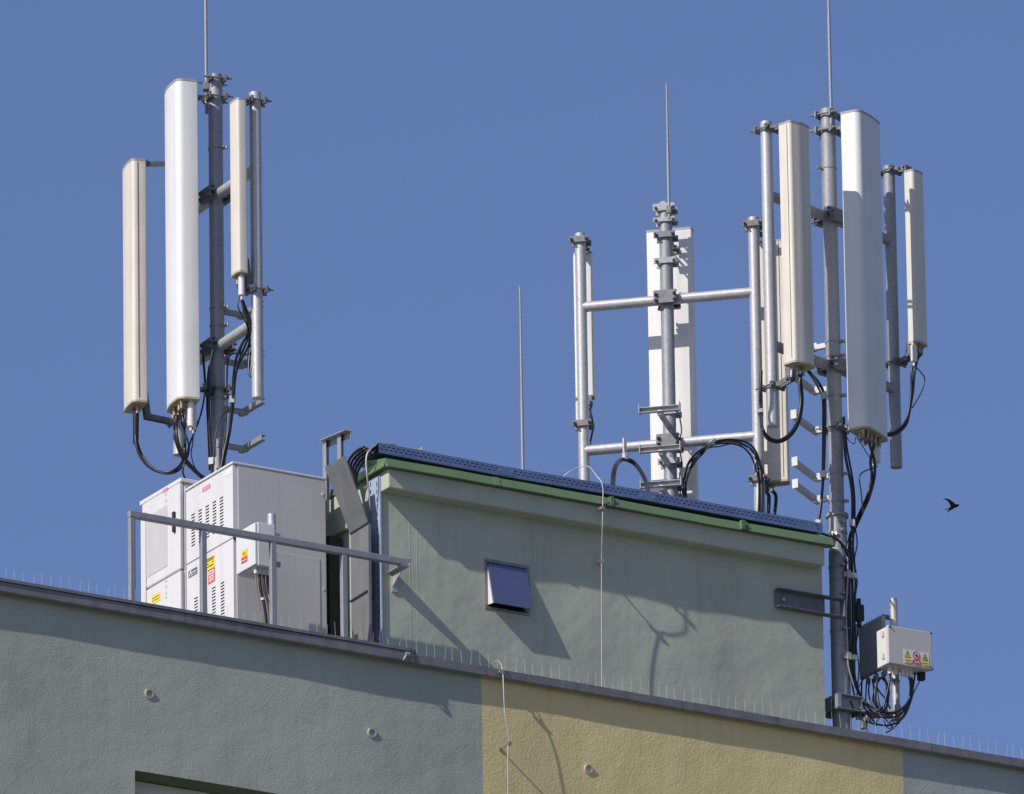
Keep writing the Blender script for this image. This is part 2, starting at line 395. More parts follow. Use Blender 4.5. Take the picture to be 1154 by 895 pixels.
mb.build('side_cheek', 'cab_white', hatch)
# plaster repair strips: slightly raised render over the insulation joints
for px0, wd in ((462, .010), (470, .006)):
    x = at_y(px0, 640, YP).x; mb = MB(); mb.box(x-wd/2, x+wd/2, YP-.0008, YP+.01, ZR, zc-.002); mb.build('joint_strip', 'plaster', pr, .002)

# steel channel that holds the right mast
chl = at_y(875, 673, YP-.03); chr_ = at_y(950, 684, YP-.03)
cz0, cz1 = at_y(875, 684, YP-.03).z, at_y(875, 663, YP-.03).z
ms = thing('mast_stay_channel', 'grey steel channel bolted to the plant room wall and reaching round the right mast', 'bracket', (chl.x, YP-.03, cz0))
mb = MB(); y0, y1 = YP-.062, YP-.004
mb.box(chl.x, PXR+.01, y1-.006, y1, cz0+.007, cz1-.007); mb.box(chl.x, chr_.x, y0, y1, cz1-.007, cz1); mb.box(chl.x, chr_.x, y0, y1, cz0, cz0+.007)
mb.box(chr_.x-.007, chr_.x, y0+.001, y1, cz0+.007, cz1-.007); mb.build('channel', 'galv_dark', ms, .002)
for dx in (.06,):
    mb = MB(); mb.tube((chl.x+dx, y1-.02, (cz0+cz1)/2), (chl.x+dx, y1-.004, (cz0+cz1)/2), .014, n=6); mb.build('bolt', 'bolt', ms)

# ------------------------------------------------------------------ railing
YRL = .45
ra, rb = at_y(145, 579.5, YRL), at_y(458, 634.5, YRL)
rl = thing('roof_railing', 'grey galvanised handrail of square tube on the parapet before the white cabinets', 'railing', (ra.x, YRL, 0))
mb = MB(); mb.beam((ra.x, YRL, ra.z), (rb.x, YRL, ra.z+(rb.z-ra.z)), .04, .042); mb.build('rail', 'galv_dull', rl, .004)
for px, py in ((148.5, 620), (229, 640), (307.5, 655), (387.5, 670)):
    p = at_y(px, py, YRL); t = (p.x-ra.x)/(rb.x-ra.x); zt = ra.z+(rb.z-ra.z)*t-.0215
    if px < 150: zt += .0
    mb = MB(); mb.box(p.x-.0185, p.x+.0185, YRL-.0185, YRL+.0185, -.05, zt); mb.build('post', 'galv_dull', rl, .004)
    mb = MB(); mb.box(p.x-.05, p.x+.05, YRL-.05, YRL+.05, -.06, -.05); mb.build('foot_plate', 'galv_dull', rl)
pw = at_y(441.5, 651, YP)
mb = MB(); xw = pw.x; zr_ = rb.z-.022
mb.prism([(xw+.0, YP-.001, zr_-.005), (xw+.0, YRL+.02, zr_-.005), (xw+.0, YRL+.02, zr_-.02), (xw, YP-.001, zr_-.10)], (.006, 0, 0))
mb.box(xw-.03, xw+.036, YRL-.02, YP-.001, zr_-.006, zr_)
mb.box(xw-.005, xw+.04, YP-.009, YP-.001, zr_-.13, zr_-.006); mb.build('wall_bracket', 'galv', rl, .002)
mb = MB(); mb.prism([(rb.x-.01, YRL-.021, rb.z+.0215), (rb.x+.035, YRL-.021, rb.z+.0215), (rb.x-.01, YRL-.021, rb.z-.02)], (0, .042, 0)); mb.build('rail_end', 'galv_dull', rl)

# ------------------------------------------------------------------ cabinets
def louvres(u0, u1, v0, v1, n_col, colw, pitch, slot):
    hs = []
    for c in range(n_col):
        uc = u0+(u1-u0)*(c+.5)/n_col
        k = 0
        while v0+k*pitch+slot < v1:
            hs.append((uc-colw/2, uc+colw/2, v0+k*pitch, v0+k*pitch+slot)); k += 1
    return hs
def sticker(parent, name, o, u, v, n, wd, ht, base, marks):
    """thin plate on a face; marks = list of (material, [(u,v),...] polygon in 0..1)"""
    mats = [base]; mb = MB()
    mb.prism([o, o+u*wd, o+u*wd+v*ht, o+v*ht], n*.0012)
    lay = {}
    for i, (mk, pl) in enumerate(marks):
        if mk not in mats: mats.append(mk)
        mb.cur = mats.index(mk); off = n*(.0015+.0002*i)
        mb.poly([o+u*(wd*a)+v*(ht*b)+off for a, b in pl])
    return mb.build(name, mats, parent)
def rect(a, b, c, d): return [(a, c), (b, c), (b, d), (a, d)]
def circ(cx, cy, rx, ry, n=20): return [(cx+rx*math.cos(2*math.pi*i/n), cy+ry*math.sin(2*math.pi*i/n)) for i in range(n)]

Y1 = .95
c1 = at_y(262.5, 520.5, Y1); c1f = at_x(209.3, 551.5, c1.x); c1r = at_y(367, 539, Y1)
yd = c1f.y-Y1; ztop = c1.z
cab = thing('equipment_cabinet', 'tall white telecom cabinet with louvred door, nearest the roof railing', 'cabinet', ((c1.x+c1r.x)/2, Y1+yd/2, ZR))
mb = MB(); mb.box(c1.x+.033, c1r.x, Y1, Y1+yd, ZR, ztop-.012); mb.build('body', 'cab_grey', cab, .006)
mb = MB(); mb.box(c1.x-.006, c1r.x+.004, Y1-.004, Y1+yd+.004, ztop-.0118, ztop+.004); mb.build('top_cover', 'cab_white', cab, .004)
vz = lambda py, y: zrow((c1.x, y), py)
zs0 = at_x(209, 637.5, c1.x).z; zs1 = at_x(256, 610, c1.x).z; zs = (zs0+zs1)/2
# upper door: louvred
hh = louvres(.10, yd-.05, zs+.10-(zs+.006), (ztop-.17)-(zs+.006), 5, .046, .0205, .0095)
mb = MB(); uo = V((c1.x, Y1+.004, zs+.006)); wd = yd-.008; ht = ztop-.02-zs-.006
def door(o, wd, ht, holes, nm):
    mb = MB(); mb.holed(o, Y, Z, wd, ht, holes)
    for (p, q) in ((V((0, 0, 0)), V((0, wd, 0))), (V((0, 0, ht)), V((0, wd, ht))), (V((0, 0, 0)), V((0, 0, ht))), (V((0, wd, 0)), V((0, wd, ht)))):
        mb.poly([o+p, o+q, o+q+V((.031, 0, 0)), o+p+V((.031, 0, 0))])
    d = mb.build(nm, 'cab_white', cab)
    k = MB(); k.poly([o+V((.03, 0, 0)), o+V((.03, wd, 0)), o+V((.03, wd, ht)), o+V((.03, 0, ht))]); k.build('door_liner', 'dark', d)
    return d
du = door(uo, wd, ht, hh, 'door')
zl = -.30
lo = V((c1.x, Y1+.004, zl)); lht = zs-.004-zl
zv1 = at_x(250, 655, c1.x).z; zv0 = at_x(250, 690, c1.x).z
lh = louvres(.085, yd-.07, zv0-zl-.10, zv1-zl, 4, .046, .0205, .0095)
dl = door(lo, wd, lht, lh, 'door')
n_ = V((-1, 0, 0))
# stickers on the near cabinet's left face: u runs away from the camera (to the left), so use -Y
def on_left(px, py): return at_x(px, py, c1.x-.0005)
def sticky(px0, py0, px1, py1, name, base, marks, hpx):
    a_ = on_left(px0, py0); b_ = on_left(px1, py1); u = V((0, b_.y-a_.y, 0)); wd = u.length; u.normalize()
    z1 = (a_.z+b_.z)/2; ht = hpx/170.0
    return sticker(cab, name, V((c1.x-.0005, a_.y, z1-ht)), u, Z, n_, wd, ht, base, marks)
lines = lambda mk, ys: [(mk, rect(.1, .9, y, y+.08)) for y in ys]
sticky(228, 550, 237, 545, 'label_strip', 'pink', lines('white_ink', (.3, .6)), 5.0)
sticky(254, 531, 261, 527, 'label_plate', 'white_ink', [], 6.5)
sticky(212.5, 644, 222.3, 638.5, 'name_plate', 'plate_grey', [('white_ink', [(.08, .30), (.16, .30), (.30, .80), (.22, .92)]), ('white_ink', [(.22, .92), (.30, .92), (.42, .30), (.34, .30)])]+[('white_ink', rect(.48+.12*i, .54+.12*i, .4, .66)) for i in range(4)]+[('white_ink', rect(.1, .92, .14, .2))], 8)
sticky(232.5, 630, 242, 624.5, 'warning_label', 'yellow', lines('ink', (.2, .45, .68, .82))+[('yellow', rect(.3, .7, .3, .62))], 14)
sticky(234.5, 643.5, 242.2, 639, 'warning_label', 'red', [('white_ink', rect(.1, .9, .62, .9)), ('red', rect(.2, .8, .7, .8))]+lines('white_ink', (.12, .28, .44)), 15.5)
# right face: panel line, hinge corner
mb = MB(); zc1 = at_y(290, 613, Y1).z
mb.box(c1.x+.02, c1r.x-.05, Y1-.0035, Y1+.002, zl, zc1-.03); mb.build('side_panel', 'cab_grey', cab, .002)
mb = MB(); mb.box(c1.x-.001, c1.x+.014, Y1-.006, Y1+.004, zs-.012, zs+.006); mb.build('hinge', 'dark', cab)
for zz in (zs-.25, ztop-.12):
    mb = MB(); mb.box(c1r.x-.03, c1r.x-.015, Y1-.005, Y1+.001, zz, zz+.02); mb.build('fastener', 'cab_grey', cab, .002)

# second cabinet farther along
Y2 = Y1+.70
c2 = at_y(203, 541.5, Y2); c2f = at_x(157.5, 567.5, c2.x); y2d = c2f.y-Y2; z2 = c2.z
cb2 = thing('equipment_cabinet', 'white telecom cabinet with glazed grey door panel, at the left end of the railing', 'cabinet', (c2.x+.3, Y2+y2d/2, ZR))
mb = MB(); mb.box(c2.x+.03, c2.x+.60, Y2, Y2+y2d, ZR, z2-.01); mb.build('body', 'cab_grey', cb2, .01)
mb = MB(); mb.box(c2.x+.0, c2.x+.61, Y2-.006, Y2+y2d+.006, z2-.0095, z2+.02); mb.build('top_cover', 'cab_white', cb2, .006)
zq = at_x(190, 650, c2.x).z
def on2(px, py, off=0): return at_x(px, py, c2.x-off)
e0 = Y2+.002
def door2(z0, z1, nm):
    mb = MB(); mb.box(c2.x-.002, c2.x+.0295, e0+.002, Y2+y2d-.03, z0, z1); return mb.build(nm, 'cab_white', cb2, .008)
d1 = door2(zq+.006, z2-.012, 'door'); d2 = door2(-.3, zq-.004, 'door')
mb = MB(); mb.box(c2.x-.014, c2.x-.0025, Y2+y2d-.09, Y2+y2d-.032, -.3, z2-.07); mb.build('edge_strip', 'cab_white', cb2, .004)
ya, yb_ = on2(189, 570).y, on2(165, 640).y; za, zb = on2(189, 569).z, on2(189, 638).z
mb = MB(); mb.box(c2.x-.0045, c2.x-.001, ya, yb_, zb, za); mb.build('door_panel', 'cab_grey', d1, .002)
mb = MB(); yh = on2(197.5, 588).y; zh0, zh1 = on2(197.5, 600).z, on2(197.5, 577).z
mb.box(c2.x-.020, c2.x-.0025, yh-.013, yh+.013, zh0, zh1); mb.build('handle', 'dark', d1, .006)
def sticky2(par, px0, py0, px1, py1, name, base, marks, hpx):
    a_ = on2(px0, py0); b_ = on2(px1, py1); u = V((0, b_.y-a_.y, 0)); wd = u.length; u.normalize(); ht = hpx/170.0
    return sticker(par, name, V((c2.x-.0028, a_.y, (a_.z+b_.z)/2-ht)), u, Z, n_, wd, ht, base, marks)
sticky2(d1, 184, 552.5, 189.5, 549, 'label_strip', 'pink', lines('white_ink', (.35,)), 3.6)
sticky2(d2, 171, 672, 181, 667, 'warning_label', 'yellow', lines('ink', (.3, .6)), 10)
for py in (557, 564, 655, 661, 668, 673): 
    p = on2(187.5, py); mb = MB(); mb.box(c2.x-.004, c2.x-.001, p.y-.012, p.y+.012, p.z-.006, p.z+.004); mb.build('vent_cap', 'cab_grey', cb2)

# junction box on a post in front of the near cabinet
YJ = .62
j0 = at_y(290.5, 591, YJ-.05); jx0 = j0.x; jzt = at_y(290.5, 588, YJ-.05).z; jzb = at_y(290.5, 637, YJ-.05).z
jb = thing('junction_box', 'small white junction box on a short galvanised post behind the railing', 'electrical box', (jx0+.08, YJ, ZR))
jyd = at_x(268.5, 600, jx0).y-(YJ-.05)
mb = MB(); mb.box(jx0, jx0+.125, YJ-.05, YJ-.05+jyd-.0, jzb, jzt); mb.build('body', 'cab_white', jb, .006)
mb = MB(); mb.box(jx0-.02, jx0-.001, YJ-.046, YJ-.054+jyd, jzb+.006, jzt-.006); lid = mb.build('lid', 'cab_white', jb, .006)
mb = MB(); mb.tube((jx0-.03, YJ-.012, (jzb+jzt)/2+.05), (jx0-.02, YJ-.012, (jzb+jzt)/2+.05), .011); mb.build('lock', 'dark', lid)
pjt = at_y(306, 580, YJ+.06)
mb = MB(); mb.tube((pjt.x, YJ+.06, ZR), (pjt.x, YJ+.06, pjt.z), .027, n=18); mb.build('post', 'galv', jb)
for q_ in (jzt-.06, jzb+.04):
    mb = MB(); mb.box(jx0+.125, pjt.x+.04, YJ+.02, YJ+.035, q_, q_+.035); mb.build('clamp', 'bolt', jb, .002)
for k in range(4):
    xx = jx0+.018+.028*k; yy = YJ+.01
    mb = MB(); mb.tube((xx, yy, jzb), (xx, yy, jzb-.035), .016, .013, n=8); mb.build('cable_gland', 'pvc', jb)
sticker(lid, 'warning_label', V((jx0-.0205, YJ-.05+jyd*.70, jzb+.055)), -Y, Z, n_, .075, .085, 'red', [('yellow', rect(0, 1, .45, 1)), ('ink', rect(.2, .8, .6, .66)), ('ink', rect(.2, .8, .75, .8)), ('white_ink', rect(.15, .85, .15, .22))])

# ------------------------------------------------------------------ cables
NC = [0]
def cable(label, pts, r=.008, m='black_rubber', cat='cable', group=None, name='cable', extra=()):
    w_ = [at_y(p[0], p[1], p[2]) if len(p) == 3 else V(p[3]) for p in pts]
    mb = MB(); mb.path(w_, r)
    o = mb.build(name, m); tag(o, label, cat, group); return o

jcol = ['yellow_jacket', 'black_rubber', 'red_jacket', 'black_rubber']
jl = ['thin yellow green wire from the small box behind the railing', 'black power cable with white ties under the small railing box',
      'rust red cable dropping from the small box behind the railing', 'rightmost black cable dropping from the small box behind the railing']
for k in range(4):
    xx = jx0+.018+.028*k; yy = YJ+.01
    mb = MB(); mb.path([(xx, yy, jzb-.03), (xx+.003, yy, jzb-.12), (xx+.02+.006*k, yy-.01, jzb-.25), (xx+.045-.004*k, yy-.01, jzb-.42), (xx+.05, yy, ZR)], (.004 if k == 0 else .010))
    o = mb.build('power_cable', jcol[k]); tag(o, jl[k], 'cable')
    if k in (1, 3):
        mb = MB(); mb.tube((xx+.012, yy-.006, jzb-.19), (xx+.0155, yy-.007, jzb-.205), .0125); mb.build('cable_tie', 'white_ink', o)

# ------------------------------------------------------------------ duct, steel frame, cable trays at the near corner of the plant room
# upright zinc duct and its slanting top
lowx = PXL-.10; hix = PXL-.26
k0 = at_x(395, 602, lowx); k1 = at_x(415, 589.5, lowx); q0, q1 = at_x(366, 527, hix), at_x(388, 513.5, hix)
dt = thing('cable_duct', 'bent zinc sheet duct climbing beside the plant room corner', 'cable duct', (lowx, k0.y, ZR))
mb = MB(); mb.prism([k0, k1, V((k1.x, k1.y, ZR)), V((k0.x, k0.y, ZR))], (.02, 0, 0)); mb.build('upright', 'duct', dt, .003)
mb = MB(); e_ = V((-.005, 0, .003)); mb.prism([k0+e_, k1+e_, q1, q0], (.007, 0, .002))
mb.build('slanting_cover', 'duct', dt, .002)
mb = MB(); mb.prism([k0+V((-.0065, .0, -.004)), k1+V((-.0065, 0, -.004)), k1+V((-.0065, 0, .006)), k0+V((-.0065, 0, .006))], (.004, 0, 0)); mb.build('joint', 'dark', dt)
mb = MB(); s0 = at_x(394.5, 678, lowx-.004); s1 = at_x(414, 666, lowx-.004)
mb.beam(s0, s1, .008, .012); mb.build('strap', 'dark', dt)
# added dark strip that paints the shade of the gap between cabinet and duct
pA = at_y(371, 640, 1.05); pB = at_y(386, 640, 1.05)
mb = MB(); mb.box(pA.x, min(pB.x, PXL-.004), 1.05, 1.09, ZR, at_y(375, 604, 1.05).z); tag(mb.build('gap_shade_strip', 'dark', None, .003), 'added dark strip for the shade in the gap between tall cabinet and zinc duct', 'post')
# angle iron hoop fixed to the left wall
hx = PXL-.09
top0 = at_x(364.5, 497, hx); top1 = at_x(392, 485.5, hx)
fo = thing('steel_hoop', 'bare angle iron hoop standing up behind the top of the zinc duct', 'hoop', (hx, top0.y, top0.z-.5))
mb = MB(); mb.beam(top0, top1, .055, .008); mb.beam(top0+V((.025, 0, -.024)), top1+V((.025, 0, -.024)), .006, .038); mb.build('top_angle', 'galv_dull', fo, .002)
for px, zz in ((366.5, .55), (383, .30)):
    t2 = at_x(px, 496-(px-364.5)*.42, hx+.005); mb = MB(); mb.box(hx-.004, hx+.004, t2.y-.022, t2.y+.022, top0.z-zz, t2.z-.003); mb.box(hx+.0042, hx+.04, t2.y+.014, t2.y+.022, top0.z-zz, t2.z-.003); mb.build('leg', 'galv_dull', fo, .002)

# perforated trays
def tray_face(o, u, v, L, ht, rows, pitch=.036, sl=.019, sh=.0065):
    hs = []
    k = 0
    while .02+k*pitch+sl < L-.01:
        for j, r_ in enumerate(rows):
            off = (pitch/2 if j % 2 else 0)
            a_ = .01+k*pitch+off
            if a_+sl < L-.005: hs.append((a_, a_+sl, r_-sh/2, r_+sh/2))
        k += 1
    mb = MB()
    # holed() needs non overlapping columns: lay each row band separately
    st = 0
    for j, r_ in enumerate(rows):
        lo_ = st; hi_ = (r_+rows[j+1])/2 if j+1 < len(rows) else ht
        sub = [(a, b, c-lo_, d-lo_) for a, b, c, d in hs if abs((c+d)/2-r_) < 1e-5]
        mb.holed(o+v*lo_, u, v, L, hi_-lo_, sub); st = hi_
    return mb
t0 = at_y(427, 506, .56); tz0 = at_y(437, 512.5, .56).z
TX0 = at_y(426.5, 506, .56).x; TX1 = PXR-.01; TH = .064
tz0 = at_y(437, 513, .56).z+.004
tr = thing('perforated_cable_tray', 'long perforated zinc cable tray along the roof edge of the plant room', 'cable tray', ((TX0+TX1)/2, .7, tz0))
cutx = [TX0, TX0+.93, TX0+1.98, TX1]; dzs = [.004, -.004, .003, -.002]
for i in range(3):
    xa_, xb_ = cutx[i]+.002, cutx[i+1]-.002; sl_ = (dzs[i+1]-dzs[i])/(xb_-xa_); ux = V((1, 0, sl_)); zo = tz0+dzs[i]
    mb = tray_face(V((xa_, .56, zo)), ux, Z, xb_-xa_, TH, [.026, .045])
    mb2 = tray_face(V((xa_, .86, zo)), ux, Z, xb_-xa_, TH, [.026, .045])
    o_ = len(mb.v); mb.v += mb2.v; mb.f += [[k+o_ for k in f] for f in mb2.f]; mb.sm += mb2.sm; mb.mi += mb2.mi
    z1_ = zo+dzs[i+1]-dzs[i]
    mb.prism([(xa_, .561, zo-.002), (xb_, .561, z1_-.002), (xb_, .859, z1_-.002), (xa_, .859, zo-.002)], (0, 0, .002))
    mb.build('tray_length', 'zinc', tr)
    mb = MB(); mb.prism([(xa_+.003, .5625, zo+TH+.001), (xb_-.003, .5625, z1_+TH+.001), (xb_-.003, .85, z1_+TH+.001), (xa_+.003, .85, zo+TH+.001)], (0, 0, .002)); mb.build('tray_cover', 'zinc', tr)
    if i < 2:
        mb = MB(); mb.box(cutx[i+1]-.06, cutx[i+1]+.06, .5565, .5585, tz0+.004, tz0+TH-.006); cp = mb.build('coupler', 'zinc', tr)
        for q in (-.045, .045):
            mb = MB(); mb.tube((cutx[i+1]+q, .552, tz0+TH*.5), (cutx[i+1]+q, .5565, tz0+TH*.5), .007, n=6); mb.build('bolt', 'bolt', cp)
for px in (470,):
    p = at_y(px, 505, .6); mb = MB(); mb.box(p.x-.03, p.x+.03, .57, .80, tz0+TH+.004, tz0+TH+.012); mb.box(p.x+.026, p.x+.031, .57, .80, tz0+TH+.012, tz0+TH+.04); mb.build('tray_bracket', 'galv_dull', tr)
xtr = PXL-.010
vt = thing('perforated_cable_tray', 'upright perforated zinc cable tray on the near corner of the plant room', 'cable tray', (xtr, .66, ZR))
ty0 = at_x(429, 640, xtr).y; ty1 = at_x(415.5, 640, xtr).y; tzt = at_x(420, 540, xtr).z
mb = tray_face(V((xtr, ty0, ZR)), Z, Y, tzt-ZR, ty1-ty0, [.035, (ty1-ty0)-.035], pitch=.05, sl=.03, sh=.011)
mb.box(xtr+.001, xtr+.009, ty0-.002, ty0, ZR, tzt); mb.box(xtr+.001, xtr+.009, ty1, ty1+.002, ZR, tzt)
mb.build('tray_body', 'zinc_dull_sky', vt)
mb = MB(); mb.box(xtr+.006, xtr+.0085, ty0+.004, ty1-.004, ZR, tzt-.02); mb.build('tray_back', 'galv_dark', vt)
# cables that turn from the roof tray down the corner
for k in range(5):
    yk = .60+.05*k; dx = .003*k
    mb = MB(); mb.path([(TX0+.35, yk, tz0+.02+.012*(k % 3)), (TX0+.04, yk, tz0+.03+.010*(k % 3)), at_x(421-2.6*k, 507+1.6*(4-k)-3, PXL-.06-dx), at_x(410-3.2*k, 513+1.8*(4-k), PXL-.085-dx), at_x(402.5-2.6*k, 526+1.8*(4-k), PXL-.085-dx), at_x(401-.9*k, 545+k, PXL-.075-dx), at_x(402.5-.3*k, 565, PXL-.06-dx), at_x(404+.4*k, 590, PXL-.055), at_x(404+k, 612, PXL-.05), at_x(404+k, 700, PXL-.05)], .0088)
    tag(mb.build('feeder_cable', 'black_rubber'), 'black feeder cable bending from the roof tray into the zinc duct', 'cable', 'feeder cables at the plant room corner')
mb = MB(); mb.path([at_y(446, 501, .64), at_y(430, 500.5, .62), at_y(419, 505, .58), at_y(413, 515, .58), at_y(413.5, 535, .58), at_y(416, 555, .60), at_y(417, 575, .62)], .0055)
tag(mb.build('earth_wire', 'alu'), 'pale earthing wire curling over the end of the roof tray', 'wire')

# ------------------------------------------------------------------ masts
def ring(mb, p, z, r, h): mb.tube(up(p, z-h/2), up(p, z+h/2), r, n=20)
def pole_mb(p, z0, z1, r, cap=True):
    mb = MB(); mb.tube(up(p, z0), up(p, z1), r, n=24); return mb
def clamp_part(parent, p, z, r, n, m='galv', hgt=.035, rod=.05, name='clamp', jaw=.03):
    """two jaws round a pole with two threaded rods; n = direction the jaws face"""
    n = V(n).normalized(); s = Z.cross(n); mb = MB()
    wdt = 2*r+.06
    for sg in (-1, 1): mb.obox(up(p, z)+n*(sg*(r+.004)), s, n, Z, wdt, .012, hgt)
    for sg in (-1, 1):
        c = up(p, z)+s*(sg*(r+.014)); mb.tube(c-n*(r+rod), c+n*(r+rod), .006, n=8)
        for e in (-1, 1): mb.tube(c+n*(e*(r+.010)), c+n*(e*(r+.026)), .011, n=6)
    return mb.build(name, m, parent, .0015)
def strap_part(parent, p, z, r, n, m='galv_dull'):
    n = V(n).normalized(); s = Z.cross(n); mb = MB(); mb.tube(up(p, z-.006), up(p, z+.006), r+.004, n=20)
    mb.obox(up(p, z)+n*(r+.018), n, s, Z, .03, .012, .02); mb.tube(up(p, z)+n*(r+.02)-s*.03, up(p, z)+n*(r+.02)+s*.035, .004, n=6)
    return mb.build('strap', m, parent)
def tee(parent, p, z, r, arm, L, bar, b0, b1, m='galv', sec=.034, plate=False):
    """cable support: arm out of the mast, cross bar at its end"""
    arm = V(arm).normalized(); bar = V(bar).normalized(); mb = MB()
    c0 = up(p, z)+arm*r; c1 = up(p, z)+arm*(r+L)
    mb.beam(c0, c1, .028, .034)
    for e in (-1, 1): mb.beam(c1+bar*b0+Z*(e*.016+.02), c1+bar*b1+Z*(e*.016+.02), .034, .004)
    mb.beam(c1+bar*b0+Z*.02-arm*.0155, c1+bar*b1+Z*.02-arm*.0155, .004, .028)
    if plate:
        for q, e in ((b0, -1), (b1, 1)): mb.obox(c1+bar*(q+e*.003)+Z*.028, arm, bar, Z, .044, .005, .062)
    return mb.build('cable_support', m, parent, .0015)
def solve_n(P0, n, z, px):
    a, b = 0.0, 1.5
    f = lambda t: proj(up(P0+n*t, z))[0]-px
    fa = f(a)
    for _ in range(50):
        c = (a+b)/2
        if (f(c) < 0) == (fa < 0): a = c
        else: b = c
    return (a+b)/2
def crosshead(parent, p, z, r, arm, m='galv_dark'):
    """back to back channel pieces that clamp an arm to the mast"""
    arm = V(arm).normalized(); s = Z.cross(arm); mb = MB()
    for sg in (-1, 1):
        c = up(p, z)+s*(sg*(r+.03))
        mb.obox(c, arm, s, Z, .15, .006, .09)
        mb.obox(c+Z*.042-s*sg*.018, arm, s, Z, .15, .03, .006); mb.obox(c-Z*.042-s*sg*.018, arm, s, Z, .15, .03, .006)
    for e in (-1, 1):
        for g_ in (-1, 1):
            c = up(p, z+g_*.02)+arm*(e*.062); mb.tube(c-s*(r+.06), c+s*(r+.06), .007, n=8)
            for q in (-1, 1): mb.tube(c+s*(q*(r+.034)), c+s*(q*(r+.048)), .013, n=6)
    return mb.build('arm_clamp', m, parent, .0015)

# ---- left mast
YML = Y1+1.35
pL = at_y(245.3, 420, YML); PL = v2(pL); rL = .0465
zLt = zrow(PL, 85)
mL = thing('antenna_mast', 'left galvanised mast rising behind the white cabinets', 'mast', up(PL, ZR))
pole_mb(PL, ZR, zLt, rL).build('pole', 'galv_dull', mL)
armL = hd(-61.6); LP_C = PL+armL*.56; LP_A = PL-armL*.56
for row in (221, 392):
    z = zrow(PL, row); mb = MB(); mb.tube(up(LP_A, z), up(LP_C, z), .036, n=18); mb.build('arm', 'galv', mL)
    crosshead(mL, PL, z, rL, armL)
mb = pole_mb(LP_C, zrow(LP_C, 449), zrow(LP_C, 105), .0385); mb.build('side_pole', 'galv', mL)
mb = pole_mb(LP_A, zrow(LP_A, 513), zrow(LP_A, 178), .0365); mb.build('side_pole', 'galv', mL)
for row in (91,): clamp_part(mL, PL, zrow(PL, row), rL, hd(198), 'galv_dark', hgt=.04)
for row in (168, 348, 368, 404, 450, 506): strap_part(mL, PL, zrow(PL, row), rL, hd(-25))
for row in (350, 406, 459.5, 501): tee(mL, PL, zrow(PL, row), rL, X, .17, -Y, -.09, .21, 'galv_dull', sec=.04)

# ---- middle frame on the plant room roof
YMM = YP+1.2
PM = v2(at_y(753, 400, YMM)); rM = .043; fdir = hd(-12.1); fn = hd(77.9)
ZRF = ZT1+.035
mM = thing('antenna_mast', 'galvanised mast of three linked poles on the plant room roof', 'mast', up(PM, ZRF))
pole_mb(PM, ZRF, zrow(PM, 229), rM).build('pole', 'galv_dull', mM)
MPL = PM-fdir*.572; MPR = PM+fdir*.585
pole_mb(MPL, ZRF, zrow(MPL, 264), .036).build('side_pole', 'galv', mM)
pole_mb(MPR, zrow(MPR, 579), zrow(MPR, 246), .037).build('side_pole', 'galv', mM)
for row in (338, 500):
    z = zrow(PM, row)
    mb = MB(); mb.tube(up(MPL, z), up(PM-fdir*.03, z), .034, n=18); mb.tube(up(PM+fdir*.03, z), up(MPR, z), .034, n=18); mb.build('arm', 'galv', mM)
    crosshead(mM, PM, z, rM, fdir)
for q in (MPL, MPR):
    mb = MB(); zt = zrow(q, 264 if q is MPL else 246); ring(mb, q, zt-.045, .041, .03); mb.build('collar', 'galv_dull', mM)
clamp_part(mM, PM, zrow(PM, 236), rM, -fn, 'galv_dull', hgt=.05, rod=.03); clamp_part(mM, PM, zrow(PM, 250), rM, -fn, 'galv_dull', hgt=.03, rod=.03)
for row in (456, 500.5, 540): tee(mM, PM, zrow(PM, row)-.16, rM, -fn, .27, fdir, -.13, .13, 'galv', plate=True)
for row in (296, 466, 522): clamp_part(mM, PM, zrow(PM, row), rM, -fn, 'galv_dull', hgt=.04, rod=.03)

# ---- right mast beside the plant room
YMR = YP+.10
PR = v2(at_y(939.5, 420, YMR)); rR = .0485
mR = thing('antenna_mast', 'right galvanised mast standing against the end of the plant room', 'mast', up(PR, ZR))
zfl = zrow(PR, 583)
pole_mb(PR, zfl-.01, zrow(PR, 124), rR).build('pole', 'galv_dull', mR)
mb = pole_mb(PR, ZR, zfl, .061); mb.tube(up(PR, zfl-.004), up(PR, zfl+.018), .074, n=28); mb.build('base_pipe', 'galv_dull', mR)
armR = hd(44); RP_D = PR-armR*.57-DH*.06; RP_I = PR+armR*.56+DH*.06
for row in (246, 414):
    z = zrow(PR, row); mb = MB(); mb.tube(up(RP_D, z), up(PR, z), .034, n=18); mb.tube(up(PR, z), up(RP_I, z), .034, n=18); mb.build('arm', 'galv_dull', mR)
    crosshead(mR, PR, z, rR, armR)
pole_mb(RP_D, zrow(RP_D, 481), zrow(RP_D, 138), .0385).build('side_pole', 'galv', mR)
pole_mb(RP_I, zrow(RP_I, 527), zrow(RP_I, 188), .0385).build('side_pole', 'galv_dull', mR)
for row in (131, 149): clamp_part(mR, PR, zrow(PR, row), rR, hd(-28), 'galv_dark', hgt=.045)
for row in (190, 386, 402, 447, 487, 535, 566): strap_part(mR, PR, zrow(PR, row), rR, hd(200 if row < 200 else -20))
for row in (388, 437, 482, 535, 560): tee(mR, PR, zrow(PR, row), rR, hd(150), .12, hd(66), -.30, .06, 'galv', plate=True)
for row, sgn in ((601, 1), (640, 1), (672, -1), (712, 1)): strap_part(mR, PR, zrow(PR, row), .061, hd(-70))
for k, row in enumerate((591, 605, 617, 624)):
    z = zrow(PR, row); an = hd(-90+(-1)**k*22); mb = MB(); c = up(PR, z)+an*.06
    mb.tube(c, c+an*.035, .008, n=8); mb.obox(c+an*.012, Z.cross(an), an, Z, .05, .006, .022); mb.build('bolt', 'bolt', mR)
